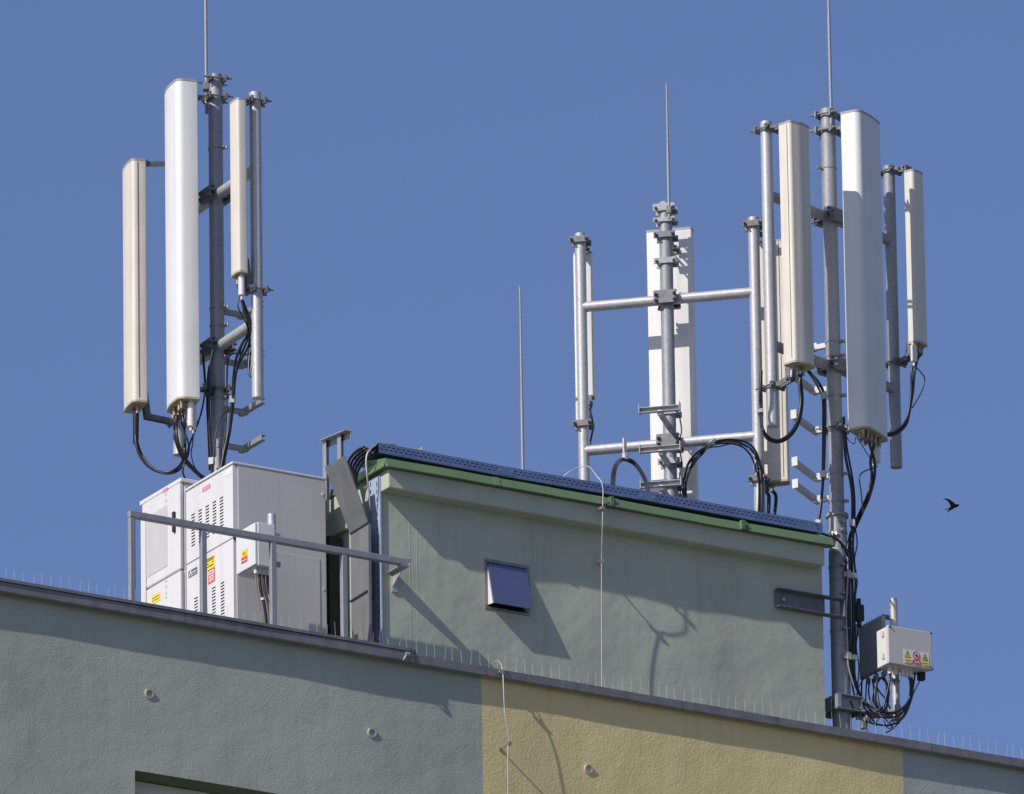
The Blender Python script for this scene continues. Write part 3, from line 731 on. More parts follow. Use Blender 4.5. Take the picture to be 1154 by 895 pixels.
# lower wall clamp
z = zrow(PR, 797); mb = MB()
for sg in (-1, 1):
    c = up(PR, z)+Y*(sg*.075)
    mb.obox(c, X, Y, Z, .20, .008, .10); mb.obox(c+Z*.047+Y*sg*.022, X, Y, Z, .20, .035, .006); mb.obox(c-Z*.047+Y*sg*.022, X, Y, Z, .20, .035, .006); mb.obox(c-X*.085+Y*sg*.022, X, Y, Z, .03, .035, .087)
for e in (-1, 1):
    mb.obox(up(PR, z)+X*(e*.104), X, Y, Z, .007, .10, .095)
    for g_ in (-.022, .022): mb.tube(up(PR, z+g_)+X*(e*.085)-Y*.11, up(PR, z+g_)+X*(e*.085)+Y*.11, .008, n=8)
mb.build('base_clamp', 'galv_dull', mR, .002)

# ------------------------------------------------------------------ panel antennas
def rounded_section(wd, dp, rf, rb=.008, bulge=.0):
    pts = []
    def arc(cx, cy, r, a0, a1, n):
        for i in range(n+1):
            t = R(a0+(a1-a0)*i/n); pts.append((cx+r*math.cos(t), cy+r*math.sin(t)))
    h = wd/2
    arc(-h+rb, -dp/2+rb, rb, 180, 270, 3); arc(h-rb, -dp/2+rb, rb, 270, 360, 3)
    arc(h-rf, dp/2-rf, rf, 0, 90, 7)
    nb = 5
    for i in range(1, nb):
        t = i/nb; pts.append(((h-rf)*(1-2*t), dp/2+bulge*math.sin(math.pi*t)))
    arc(-h+rf, dp/2-rf, rf, 90, 180, 7)
    return pts
def standoff(parent, P_, r, n, z, gap, wd=.07, low=False):
    """clamp on the pole plus a hinge arm to the back of the panel (gap = pole axis to panel back)"""
    n = V(n).normalized(); s = Z.cross(n); mb = MB()
    for sg in (-1, 1): mb.obox(up(P_, z)+n*(sg*(r+.008)), s, n, Z, 2*r+.055, .016, .042)
    for sg in (-1, 1):
        c = up(P_, z)+s*(sg*(r+.013)); mb.tube(c-n*(r+.055), c+n*(r+.03), .006, n=8)
        for e in (-1, 1): mb.tube(c+n*(e*(r+.014)), c+n*(e*(r+.030)), .012, n=6)
    x0_ = r+.016
    if gap > x0_+.02:
        if not low:
            for sg in (-1, 1): mb.beam(up(P_, z)+n*x0_+s*(sg*.022)+Z*.004, up(P_, z-.016)+n*(gap-.01)+s*(sg*.022), .005, .022)
            mb.tube(up(P_, z)+n*(gap-.03)-s*.035, up(P_, z)+n*(gap-.03)+s*.035, .008, n=8)
            mb.obox(up(P_, z-.02)+n*(gap-.005), s, n, Z, wd, .008, .05)
        else:
            a_ = up(P_, z)+n*x0_; b_ = up(P_, z+.02)+n*(gap-.03); c_ = up(P_, z+.20)+n*(gap-.005)
            for sg in (-1, 1):
                mb.beam(a_+s*(sg*.02), b_+s*(sg*.02)+n*.02, .006, .034)
                mb.beam(b_+s*(sg*.027)-Z*.01, c_+s*(sg*.027), .006, .036, up=s.cross(Z) if False else n)
            mb.tube(b_-s*.04, b_+s*.04, .012, n=8); mb.tube(c_-s*.04-Z*.02, c_+s*.04-Z*.02, .012, n=8)
            mb.obox(c_-Z*.0, s, n, Z, wd, .008, .09)
    return mb.build('mounting_bracket', 'galv_dark', parent, .0015)
def antenna(label, P_, r, theta, wd, dp, ctop, cbot, pm, rf, bulge, off=None, lat=None, seam=None, conns=(), rets=(), br=(.06, .12), low=True, group=None, rows=None, capm='panel_cap', ds=0, pxw=None):
    n = hd(theta); s = n.cross(Z)
    if off is None:
        zt = zrow(P_, ctop[1]); zb = zrow(P_, cbot[1]); zm = (zt+zb)/2; pxm = (ctop[0]+cbot[0])/2
        t = solve_n(P_, n, zm, pxm); C_ = P_+n*t+DH*ds
    else:
        t = off; C_ = P_+n*off; zm = zrow(C_, (ctop[1]+cbot[1])/2); pxm = (ctop[0]+cbot[0])/2
        l = (pxm-proj(up(C_, zm))[0])/(proj(up(C_+s*.1, zm))[0]-proj(up(C_, zm))[0])*.1
        C_ = C_+s*l
    zt = zrow(C_, ctop[1]); zb = zrow(C_, cbot[1])
    if pxw:
        q = [proj(up(C_, zm)+s*a+n*b)[0] for a, b in rounded_section(wd, dp, rf, bulge=bulge)]
        k = pxw/(max(q)-min(q)); wd *= k; dp *= k
        if seam: seam = [(a*k, b*k) for a, b in seam]
        mid = sum((max(q), min(q)))/2; C_ = C_+s*0
    an = thing('panel_antenna', label, 'antenna', up(C_, zb), group)
    sec = rounded_section(wd, dp, rf, bulge=bulge)
    W = lambda a, b, z: up(C_, z)+s*a+n*b
    mb = MB(); o = 0
    ns = len(sec)
    for z in (zb+.012, zt-.01):
        mb.v += [W(a, b, z) for a, b in sec]
    for i in range(ns):
        j = (i+1) % ns; mb.face([i, j, ns+j, ns+i], True)
    rad = mb.build('radome', pm, an)
    me = rad.data
    # crisp back corners stay soft enough at this size
    mb = MB(); mb.prism([W(a*1.012, b*1.03, zt-.012) for a, b in sec], (0, 0, .014)); mb.build('top_cap', capm, an, .003)
    mb = MB(); mb.prism([W(a*1.012, b*1.03, zb) for a, b in sec], (0, 0, .014)); mb.build('bottom_cap', 'panel_base', an, .003)
    if seam is not None:
        for sm_ in seam:
            mb = MB(); a_, b_ = sm_; mb.tube(W(a_, b_, zb+.03), W(a_, b_, zt-.02), .0024, n=6); mb.build('seam', 'seam', an)
    for a_, b_ in conns:
        mb = MB(); mb.tube(W(a_*wd, b_*dp, zb), W(a_*wd, b_*dp, zb-.02), .017, n=6); mb.tube(W(a_*wd, b_*dp, zb-.02), W(a_*wd, b_*dp, zb-.055), .012, n=12); mb.build('connector', 'brass', an)
    for a_, b_, L, rr in rets:
        mb = MB(); mb.tube(W(a_*wd, b_*dp, zb), W(a_*wd, b_*dp, zb-.015), rr*.7, n=12); mb.tube(W(a_*wd, b_*dp, zb-.015), W(a_*wd, b_*dp, zb-L), rr, n=14); mb.tube(W(a_*wd, b_*dp, zb-L), W(a_*wd, b_*dp, zb-L-.03), rr*.4, n=8); mb.build('tilt_motor', 'cab_white', an)
    gap = t-dp/2
    rr0 = rows if rows else (None, None)
    zu = zrow(P_, rows[0]) if rows else zt-br[0]
    zl_ = zrow(P_, rows[1]) if rows else zb+br[1]
    standoff(an, P_, r, n, zu, gap, wd=min(.09, wd*.6)); standoff(an, P_, r, n, zl_, gap, wd=min(.09, wd*.6), low=low)
    return an, (lambda a, b, dz: W(a*wd, b*dp, zb+dz)), C_, zb, zt

antA = antenna('narrow cream antenna at the far left of the left mast', LP_A, .0365, 198, .19, .08, (151, 186), (152.5, 459.5), 'cream_panel', .028, .006, seam=[(-.0965, .008)], conns=((.1, 0), (-.2, 0)), rows=(186, 476), low=True, pxw=26.2)
antB = antenna('broad white antenna in front of the left mast, tallest of that mast', PL, rL, 198, .27, .125, (201, 98.5), (208, 458), 'white_panel', .05, .01, conns=((.2, .1), (.05, .15), (-.15, .1), (-.3, .1), (.33, -.1), (-.36, .28), (-.22, .3), (.12, .3), (.3, .25), (-.05, -.1)), rets=((-.1, -.2, .15, .022), (-.34, -.15, .17, .022), (-.2, -.36, .17, .02)), rows=(111, 440), low=False, pxw=37)
antC = antenna('short narrow cream antenna on the right pole of the left mast', LP_C, .0385, 206, .11, .056, (266, 114.3), (271.5, 310.5), 'cream_panel', .018, .003, conns=((.2, 0),), rets=((-.15, -.1, .14, .021),), rows=(115, 328), low=True, pxw=18.3)
antD = antenna('cream antenna with a dark side seam on the left pole of the right mast', RP_D, .0385, -44, .18, .10, (895.7, 141.6), (899.5, 413.5), 'cream_panel', .022, .012, seam=[(.0905, .022)], conns=((.1, 0), (-.1, .1)), rows=(147, 437), low=True, ds=-.05, pxw=34)
antH = antenna('broad pale antenna in front of the right mast, largest of that mast', PR, rR, -28, .285, .12, (972, 133.5), (976.5, 491.5), 'pale_panel', .045, .008, conns=((-.35, .1), (-.1, .15), (.1, .1), (.25, .1), (.38, 0), (0, -.2), (.2, -.2), (.3, .3), (.15, .3), (0, .32), (-.2, .3), (.42, .2)), rets=((-.3, 0, .15, .028), (-.42, -.3, .12, .014)), rows=(148, 484), low=False, ds=-.07, pxw=43.6)
antI = antenna('short narrow pale antenna on the right pole of the right mast', RP_I, .0385, -37, .12, .07, (1031.3, 194.5), (1033, 389.5), 'warm_panel', .022, .004, conns=((-.25, 0), (0, .1), (.2, 0)), rets=((.42, 0, .125, .021),), rows=(194, 410), low=True, pxw=21)
antE = antenna('broad white antenna seen from behind at the middle of the three pole mast', PM, rM, 77.9, .29, .10, (757, 261), (760, 574), 'white_panel', .04, .006, off=.27, rows=(267, 548), low=False, pxw=53)
antF = antenna('slim white antenna seen from behind at the left pole of the three pole mast', MPL, .036, 77.9, .135, .06, (657, 286), (660, 450), 'white_panel', .02, .004, off=.15, conns=((.2, 0),), rets=((-.3, 0, .16, .03),), rows=(272, 479), low=True, pxw=22)
antG = antenna('cream antenna seen from behind at the right pole of the three pole mast', MPR, .037, 77.9, .225, .085, (864, 274), (870, 546), 'cream_panel', .03, .006, off=.16, seam=[(-.085, -.043), (.085, -.043)], conns=((-.2, 0), (0, 0)), rows=(254, 541), low=False, pxw=41)
# clamps at the pole heads
for par, q, r_, row, n_d in ((mM, MPL, .036, 273, -fn), (mM, MPR, .037, 256, -fn), (mM, MPL, .036, 479, -fn)): pass

# ------------------------------------------------------------------ lightning rods
def rod(label, P_, z0, z1, r=.0085, m='galv_dull', foot=None):
    t_ = thing('lightning_rod', label, 'lightning rod', up(P_, z0))
    zm = z0+(z1-z0)*.55
    mb = MB(); mb.tube(up(P_, z0), up(P_, zm), r, n=10); mb.tube(up(P_, zm), up(P_, z1), r*.8, r*.55, n=10); mb.build('rod', m, t_)
    return t_
PrL = PL+hd(180)*.058; rd = rod('lightning rod on top of the left mast, running out of the frame', PrL, zrow(PL, 128), zLt+1.3, .010)
mb = MB(); mb.obox(up(PrL, zrow(PL, 98)), R0, DH, Z, .045, .06, .05); mb.build('clamp', 'galv_dark', rd, .003)
PrM = PM+fdir*.035-fn*.05; rd = rod('lightning rod standing above the middle pole of the three pole mast', PrM, zrow(PM, 250), zrow(PM, 98), .010)
mb = MB(); mb.obox(up(PrM, zrow(PM, 240)), fdir, fn, Z, .035, .03, .05); mb.build('clamp', 'galv_dark', rd, .003)
PrR = PR+R0*.022-DH*.057; rd = rod('lightning rod on top of the right mast, running out of the frame', PrR, zrow(PR, 150), zrow(PR, 124)+1.3, .0105)
mb = MB(); mb.obox(up(PrR, zrow(PR, 131)), R0, DH, Z, .04, .04, .05); mb.build('clamp', 'galv_dark', rd, .003)
PrS = v2(at_y(588, 450, YP+.9)); rd = rod('slender lightning rod standing alone on the plant room roof', PrS, ZRF, zrow(PrS, 323), .0105)
mb = MB(); mb.prism([up(PrS, ZRF)+V((.12*math.cos(k*math.pi/4), .12*math.sin(k*math.pi/4), 0)) for k in range(8)], (0, 0, .08)); mb.build('concrete_foot', 'stucco_grey', rd, .01)

# lightning conductors
def conductor(label, pts, clips):
    t_ = thing('lightning_conductor', label, 'lightning conductor', pts[-1])
    mb = MB(); mb.path(pts, .0036, n=8, sub=8); mb.build('wire', 'alu', t_)
    for (p, q) in clips:
        p = V(p); q = V(q); d_ = (p-q).normalized(); mb = MB(); mb.tube(q, p, .0055, n=8); mb.tube(p-d_*.012, p+d_*.012, .014, n=8); mb.tube(q, q+d_*.008, .014, n=10); mb.build('clip', 'bolt', t_)
    return t_
yo = .36   # wire plane clear of the green edging
W_ = lambda px, py, y: at_y(px, py, y)
yc = YP-.115-.045
clipw = at_y(673.5, 636, YP); clipt = at_y(678.5, 632, YP-.11)
pts = [W_(628, 545, .72), W_(640, 533, .66), W_(654, 526.5, .62), W_(664, 526.5, .56), W_(672, 536, .49), W_(679, 547, .446), W_(679.3, 573, .441), W_(679, 590, .442), W_(678.3, 612, .465), W_(678, 633, .49), W_(678, 700, .505), W_(678.5, 790, .505)]
conductor('pale lightning wire running down the plant room front wall', pts, [(clipt, clipw), (W_(679, 573, .435), W_(676, 574, .458))])
cw = at_y(563.3, 844, YW); ct = V((cw.x, YW-.115, cw.z)); px_, py_ = proj(ct)
pts = [W_(553, 749, .12), W_(559, 745.5, .05), W_(564, 747.5, .0), W_(566.5, 757, -.03), W_(567.5, 775, -.05), W_(569, 805, -.06), ct, W_(572.5, 900, -.065)]
pts.append(pts[-1]+V((0, 0, -3)))
conductor('pale lightning wire running over the parapet and down the ochre wall', pts, [(ct, cw), (W_(565, 757, -.028), W_(563.5, 757.5, .0))])
pts = [W_(470, 737, .10), W_(464, 735.5, .04), W_(459, 737, -.01), W_(456.5, 741, -.03), W_(455, 744, -.02)]
o = MB(); o.path(pts, .007); o.tube(W_(459, 737, -.01)-V((.015, 0, 0)), W_(459, 737, -.01)+V((.015, 0, 0)), .014, n=8); tag(o.build('wire_clip', 'alu'), 'short bent wire clip hooked over the dark parapet cap', 'wire clip')

# ------------------------------------------------------------------ remote radio unit and fuse box at the right
YQ = YMR-.08
q0 = at_y(1008.5, 740, YQ); PQ = v2(q0)
zq0 = zrow(PQ, 808); zq1 = zrow(PQ, 675)
eb = thing('support_post', 'short galvanised post on a side arm at the foot of the right mast', 'post', up(PQ, zq0))
mb = pole_mb(PQ, zq0, zq1, .025); mb.build('post', 'galv', eb)
za_ = zrow(PR, 801)-.02; mb = MB(); mb.tube(up(PR+X*.11, za_), up(PQ, zq0+.03), .026, n=14); mb.build('arm', 'galv_dull', eb)
mb = MB(); mb.tube(up(PQ, zq0-.02), up(PQ, zq0+.075), .031, n=16); mb.build('socket', 'galv_dull', eb)
strap_part(eb, PQ, zrow(PQ, 768), .025, hd(-120))
# white box in front
wx = at_y(1001, 704, YQ-.20); wxr = at_y(1049.5, 713, YQ-.20); wzb = at_y(1001, 747, YQ-.20).z; wzt = wx.z
fb = thing('fuse_box', 'light grey electrical box with warning stickers on the post at the right', 'electrical box', ((wx.x+wxr.x)/2, YQ-.15, wzb))
y0 = YQ-.20; y1 = YQ-.055
mb = MB(); mb.box(wx.x, wxr.x, y0+.03, y1, wzb+.004, wzt-.004); mb.build('body', 'cab_white', fb, .006)
mb = MB(); mb.box(wx.x-.003, wxr.x+.003, y0, y0+.0295, wzb, wzt); lid2 = mb.build('lid', 'cab_grey', fb, .006)
for zz in (wzb+.05, wzt-.06):
    mb = MB(); mb.box(wx.x-.007, wx.x-.001, y0+.05, y0+.075, zz-.004, zz+.03); mb.build('hinge', 'cab_grey', fb)
for xx, zz in ((wx.x+.012, wzt-.012), (wxr.x-.004, wzt-.008), (wxr.x-.0, wzb+.006)):
    mb = MB(); mb.tube((xx, y0-.008, zz), (xx, y0+.001, zz), .006, n=8); mb.build('screw', 'dark', lid2)
sx0 = at_y(1018.3, 740, y0).x; sx1 = at_y(1047, 745, y0).x; sz1 = at_y(1018.3, 731.5, y0).z; sz0 = at_y(1018.3, 747, y0).z
tri = lambda cx: [(cx-.125, .42), (cx+.125, .42), (cx, .95)]
tri2 = lambda cx: [(cx-.092, .47), (cx+.092, .47), (cx, .84)]
marks = [('ink', tri(.16)), ('yellow', tri2(.16)), ('ink', [(.15, .52), (.19, .64), (.165, .64), (.18, .78), (.13, .62), (.16, .62)]),
         ('ink', tri(.84)), ('yellow', tri2(.84)), ('ink', circ(.84, .60, .03, .07)), ('ink', rect(.78, .90, .59, .61)), ('ink', rect(.835, .845, .5, .73)),
         ('red', circ(.5, .68, .145, .29)), ('white_ink', circ(.5, .68, .105, .21)), ('ink', [(.47, .54), (.53, .54), (.52, .80), (.48, .80)]), ('ink', rect(.43, .57, .64, .72)), ('red', [(.40, .80), (.425, .85), (.60, .56), (.575, .51)]),
         ('yellow', rect(.02, .32, .08, .34)), ('ink', rect(.06, .28, .18, .22)), ('red', rect(.35, .66, .06, .36)), ('white_ink', rect(.40, .61, .22, .26)), ('white_ink', rect(.40, .61, .14, .18)), ('yellow', rect(.69, .98, .08, .34)), ('ink', rect(.73, .94, .18, .22))]
sticker(lid2, 'warning_label', V((sx0, y0-.0003, sz0)), X, Z, V((0, -1, 0)), sx1-sx0, sz1-sz0, 'white_ink', marks)
for k, px in enumerate((1003, 1009, 1017, 1021.5, 1026)):
    xx = at_y(px, 752, YQ-.12).x; mb = MB(); mb.tube((xx, YQ-.12, wzb+.004), (xx, YQ-.12, wzb-.04), .017, .014, n=8); mb.build('cable_gland', 'pvc', fb)
xx = at_y(1038, 757, YQ-.12).x; mb = MB(); mb.box(xx-.022, xx+.022, YQ-.14, YQ-.10, wzb-.05, wzb+.003); mb.build('plug', 'dark', fb, .006)
mb = MB(); mb.box(PQ.x-.05, PQ.x+.05, y1, YQ-.027, wzt-.05, wzt-.01); mb.box(PQ.x-.05, PQ.x+.05, y1, YQ-.027, wzb+.05, wzb+.09); mb.build('back_clamp', 'bolt', fb, .002)
# grey radio unit beside it
gx = at_y(992, 697, YQ+.0).x; gx0 = gx-.0; gyN = YQ+.05
gnear = at_y(994, 693, gyN); gfar = at_x(967, 705, gnear.x); gzb = at_y(994, 752, gyN).z; gzt = gnear.z
ru = thing('radio_unit', 'mid grey finned radio unit mounted behind the stickered electrical box', 'radio unit', (gnear.x+.1, (gyN+gfar.y)/2, gzb))
gxr = PQ.x-.03
mb = MB(); mb.box(gnear.x, gxr, gyN, gfar.y, gzb, gzt); mb.build('housing', 'unit_grey', ru, .008)
for k in range(9):
    yk = gyN+.02+(gfar.y-gyN-.04)*k/8; mb = MB(); mb.box(gnear.x+.01, gxr-.01, yk-.004, yk+.004, gzt-.001, gzt+.012); mb.build('cooling_fin', 'unit_grey', ru)
mb = MB(); mb.box(gnear.x-.02, gnear.x-.001, gfar.y-.03, gfar.y+.01, gzt-.06, gzt+.02); mb.build('handle', 'cab_grey', ru, .004)
mb = MB(); mb.box(gxr-.01, PQ.x+.05, gyN+.012, gyN+.022, gzt-.02, gzt+.012); mb.box(gxr, PQ.x+.05, gyN+.012, gyN+.022, gzb+.05, gzb+.08); mb.build('clamp', 'galv_dark', ru, .002)
for k in range(5):
    yk = gyN+.03+.05*k; xk = gnear.x+.03+.02*(k % 2); mb = MB(); mb.tube((xk, yk, gzb), (xk, yk, gzb-.04), .014, n=8); mb.build('connector', 'brass', ru)

# ------------------------------------------------------------------ cables of the masts
LAST = [None]
def Wp(pt, y): return at_y(pt[0], pt[1], y)
def run(label, pts, r=.008, m='black_rubber', group=None, ties=()):
    w_ = [p if isinstance(p, Vector) else at_y(*p) for p in pts]
    mb = MB(); mb.path(w_, r); o = mb.build('cable', m); tag(o, label, 'cable', group); LAST[0] = o
    for i in ties:
        p = w_[i]; d_ = (w_[min(i+1, len(w_)-1)]-w_[max(i-1, 0)]).normalized(); t_ = MB(); t_.obox(p, d_, d_.orthogonal(), d_.cross(d_.orthogonal()), .045, .034, .034); t_.build('cable_clip', 'alu', o)
    return o
yA = antA[2].y; yB = antB[2].y; yCn = antC[2].y; yPA = LP_A.y; yPC = LP_C.y
# left
run('thick black cable hanging in a loop below the far left cream antenna', [antA[1](.1, 0, -.03), (152.5, 480, yA), (153.5, 500, yA-.02), (158, 514, yA-.04), (168, 526, yA-.08), (183, 532.5, yA-.14), (198, 529, yA-.2), (207, 517, yPA-.1), (208.5, 500, yPA-.08), (208, 484, yB-.02), antB[1](-.1, .1, -.05)], .0095)
run('thinner black cable beside the thick loop below the far left antenna', [antA[1](-.2, 0, -.03), (154.5, 480, yA), (155.5, 500, yA), (162, 516, yA-.04), (173, 528, yA-.10), (186, 534, yA-.16), (200, 531, yA-.2), (209, 520, yPA-.1), (213, 503, yPA-.08), (206, 480, yB-.02), antB[1](.05, .15, -.05)], .007)
mb = MB(); mb.tube(antA[1](-.05, 0, -.02), at_y(153, 500, yA), .021, .019, n=12); tag(mb.build('cable_boot', 'black_rubber'), 'black rubber boot over the cables under the far left antenna', 'cable boot')
run('black cable from the broad white antenna down behind the tall cabinet', [antB[1](.2, .1, -.05), (199, 478, yB-.05), (200, 496, yB-.08), (207, 514, yB-.06), (220, 530, yB), (233, 541, yB+.05), (245, 552, yB+.05)], .0095)
run('second black cable from the broad white antenna to the cabinet back', [antB[1](.33, -.1, -.05), (196.5, 480, yB-.03), (198, 497, yB-.06), (206, 517, yB-.03), (221, 533, yB+.03), (236, 546, yB+.08), (247, 558, yB+.05)], .0085)
run('thin dark wire dangling under the broad white antenna', [antB[1](-.2, -.36, -.19), (217, 500, yB), (215.5, 512, yB), (219, 526, yB), (226, 535, yB)], .004)
run('thin dark wire from the white antenna to the left mast', [antB[1](-.34, -.15, -.2), (225.5, 470, yB), (228.5, 456, yB-.02), (231, 440, YML-.1), (236, 428, YML-.06)], .0035)
run('black cable clipped to the left side of the left mast', [(240, 395, YML-.1), (237, 412, YML-.09), (235.5, 440, YML-.08), (236, 480, YML-.07), (238.5, 520, YML-.07), (239, 545, YML-.07)], .0095, ties=(4,))
run('black cable curving down the right side of the left mast', [(284, 372, yPC+.1), (274, 386, YML-.30), (266, 405, YML-.2), (263, 428, YML-.15), (262, 450, YML-.12), (258.5, 480, YML-.09), (252, 512, YML-.09), (246, 545, YML-.09)], .0095, ties=(4,))
run('second black cable curving down the right side of the left mast', [(282, 378, yPC+.12), (277, 388, YML-.28), (269, 408, YML-.18), (265, 430, YML-.13), (263.5, 452, YML-.11), (260, 482, YML-.08), (254, 514, YML-.08), (248, 545, YML-.08)], .007)
run('black cable looping below the short cream antenna', [antC[1](.2, 0, -.05), (272.5, 338, yCn), (276, 352, yCn), (283, 372, yCn), (288, 392, yCn+.02), (288.5, 410, yCn+.05), (285, 424, yCn+.06), (281, 420, yCn+.08), (281, 404, yCn+.1), (284, 384, yCn+.1), (284, 372, yPC+.1)], .009)
run('second black cable looping below the short cream antenna', [antC[1](-.15, -.1, -.17), (275, 342, yCn), (280, 356, yCn), (287, 376, yCn), (291.5, 395, yCn+.02), (290, 412, yCn+.04), (286, 427, yCn+.05), (283, 418, yCn+.07), (285.5, 398, yCn+.08)], .008)
# middle
yMM = YMM-.1; yT = .72
for k, lb in enumerate(('front', 'rear')):
    run('%s of two black cables arched under the left arm of the three pole mast' % lb, [(689+2*k, 575, yT), (689.5+2.4*k, 545, YMM-.5), (692+2*k, 527+k, YMM-.3), (698+k, 519+k, YMM-.12), (706-k*.5, 517+1.6*k, YMM-.07), (716-k, 522+1.6*k, YMM-.07), (725-1.5*k, 535, YMM-.2), (730-1.5*k, 548, YMM-.4), (734-1.5*k, 570, yT)], .0095)
mb = MB(); c = at_y(705, 515, YMM-.07); mb.obox(c, fdir, fn, Z, .035, .05, .045); mb.obox(at_y(704, 504, YMM-.02), fdir, fn, Z, .012, .08, .10); mb.build('cable_clip', 'galv', LAST[0], .002)
yMR = MPR.y
for k, lb in enumerate(('upper', 'middle', 'lower')):
    e = 3.0*k; f_ = (0, 2.2, -1.5)[k]
    run('%s of three black cables arched by the right arm of the three pole mast' % lb, [(769+e*.5, 575, YMM-.2), (769.5+e*.6, 555, YMM-.12), (770.5+e*.8+f_, 537+e*.2, YMM-.1), (777+e*.9, 520+e*.5+f_*.5, YMM-.1), (789+e*.6, 507.5+e*.5, YMM-.1), (803+f_, 499+e*.5, yMR-.02), (820-e*.2, 495.5+e*.6-f_*.3, yMR-.04), (838-e*.5, 497.5+e*.9, yMR-.06), (850-e*.7+f_*.5, 506+e, yMR-.07), (856.5-e*.9, 523+e*.5, yMR-.07), (859.5-e*.8-f_*.4, 547, yMR-.06), (858.5-e*.7, 585, yMR-.05), (858-e*.7, 610, yMR-.05)], .0062 if k else .0075, ties=(5,) if k == 0 else ())
run('slack thin cable wandering under the right arm of the three pole mast', [(774, 560, YMM-.1), (772, 540, YMM-.1), (776, 524, YMM-.1), (786, 514, YMM-.1), (799, 505, YMM-.08), (812, 503, YMM-.08), (826, 500, YMM-.08), (842, 504, yMR-.06), (853, 516, yMR-.06), (861, 534, yMR-.06), (865, 556, yMR-.05), (864, 600, yMR-.05)], .0045)
run('thin black cable hanging along the foot of the three pole mast', [(766, 470, YMM-.06), (768, 486, YMM-.07), (765, 500, YMM-.08), (768, 520, YMM-.07), (766, 540, YMM-.07), (768, 575, YMM-.06)], .005)
run('black cable from the back view cream antenna, left of two', [antG[1](-.2, 0, -.04), (866.5, 560, antG[2].y), (866, 580, antG[2].y), (865, 610, antG[2].y)], .012)
run('black cable from the back view cream antenna, right of two', [antG[1](0, 0, -.04), (874.5, 560, antG[2].y), (873, 580, antG[2].y), (871, 610, antG[2].y)], .012)
run('dark cable below the slim white antenna along the left pole of the three pole mast', [antF[1](.2, 0, -.05), (668, 480, antF[2].y), (665, 500, antF[2].y), (662, 520, antF[2].y-.02), (661, 560, antF[2].y-.02)], .007)
# right
yD_ = antD[2].y; yH = antH[2].y; yI = antI[2].y
run('thick black cable looping from the seamed cream antenna to its pole', [antD[1](-.1, .1, -.03), (901, 432, yD_), (902.5, 452, yD_-.01), (899.5, 472, yD_-.02), (891, 488, yD_-.02), (878, 496.5, yD_-.02), (866, 493, yD_-.03), (859, 482, yD_-.04), (857, 465, RP_D.y-.05), (857, 440, RP_D.y-.05), (858, 418, RP_D.y-.05)], .0105, ties=(8,))
run('thin black cable beside the thick loop under the seamed antenna', [antD[1](.1, 0, -.03), (903.5, 434, yD_+.01), (904.5, 455, yD_), (901, 475, yD_-.01), (892, 490.5, yD_-.01), (878, 498.8, yD_-.01), (864, 494.5, yD_-.02), (857.5, 482, RP_D.y-.05)], .007)
run('black cable arching from the seamed antenna to the right mast', [(908, 414, yD_+.05), (914, 421, yD_+.08), (923, 432, YMR-.06), (929, 446, YMR-.07), (930, 470, YMR-.06), (929, 510, YMR-.05), (928, 535, YMR-.05), (926, 560, YMR-.05), (922, 590, YMR-.05), (918, 610, YMR)], .0095, ties=(3, 6, 8))
run('second black cable arching from the seamed antenna to the right mast', [(909, 417, yD_+.06), (915, 425, yD_+.09), (922, 437, YMR-.05), (927, 450, YMR-.06), (927.5, 480, YMR-.05), (927, 535, YMR-.04), (926, 565, YMR-.04), (923, 590, YMR-.04), (921, 610, YMR)], .007)
run('black cable from the large pale antenna joining the mast bundle', [antH[1](.1, .1, -.05), (985.5, 520, yH), (985, 540, yH), (979, 562, yH), (969, 584, YMR), (960, 606, YMR-.04), (957, 630, YMR-.05), (957.5, 680, YMR-.05), (959, 730, YMR-.05), (962, 760, YMR-.05)], .0095)
run('second black cable from the large pale antenna joining the bundle', [antH[1](-.1, .15, -.05), (981, 520, yH), (982.5, 538, yH), (977, 560, yH), (967, 582, YMR), (958, 604, YMR-.04), (954.5, 630, YMR-.06), (954, 680, YMR-.06), (956, 730, YMR-.06), (960, 765, YMR-.06)], .0095)
run('thin wire from the tilt motor of the large pale antenna', [antH[1](-.3, 0, -.18), (969.5, 535, yH), (970.5, 555, yH), (972.5, 577, yH)], .0045)
run('black cable along the right edge of the right mast', [(951, 470, YMR-.05), (951.5, 495, YMR-.05), (953, 515, YMR-.05), (958, 540, YMR-.05), (960.5, 560, YMR-.05), (960.5, 590, YMR-.05), (960, 620, YMR-.05), (961, 680, YMR-.05), (962, 730, YMR-.05), (963, 770, YMR-.04)], .0095, ties=(5,))
run('second black cable along the right edge of the right mast', [(953, 485, YMR-.03), (954.5, 505, YMR-.03), (960, 535, YMR-.04), (963, 560, YMR-.04), (963, 590, YMR-.03), (961.5, 615, YMR-.03), (964, 650, YMR-.03), (963, 690, YMR-.03), (965, 740, YMR-.03)], .0065)
run('black cable dropping from the small pale antenna and curling behind the large one', [antI[1](-.25, 0, -.05), (1028, 415, yI), (1027, 440, yI), (1024.5, 462, yI), (1020, 476, yI), (1010, 486, yI), (1000, 488.5, yI), (990, 483, yI), (980, 470, yI)], .0085)
run('second black cable dropping from the small pale antenna', [antI[1](0, .1, -.05), (1031, 418, yI), (1029, 440, yI), (1025, 464, yI), (1021, 479, yI), (1010, 489, yI), (999, 490.5, yI), (988, 485, yI), (980, 475, yI)], .0085)
run('thin wire from the tilt motor of the small pale antenna', [antI[1](.42, 0, -.15), (1041.5, 425, yI), (1040, 438, yI), (1034, 450, yI), (1028, 460, yI)], .004)
run('black cable coming over the end of the green roof edge to the right mast', [(925, 601, .58), (934, 604, .56), (943, 608, .54), (950, 615, .54), (956, 628, YMR-.09), (957.5, 650, YMR-.08), (956, 690, YMR-.08), (958, 730, YMR-.08)], .009)
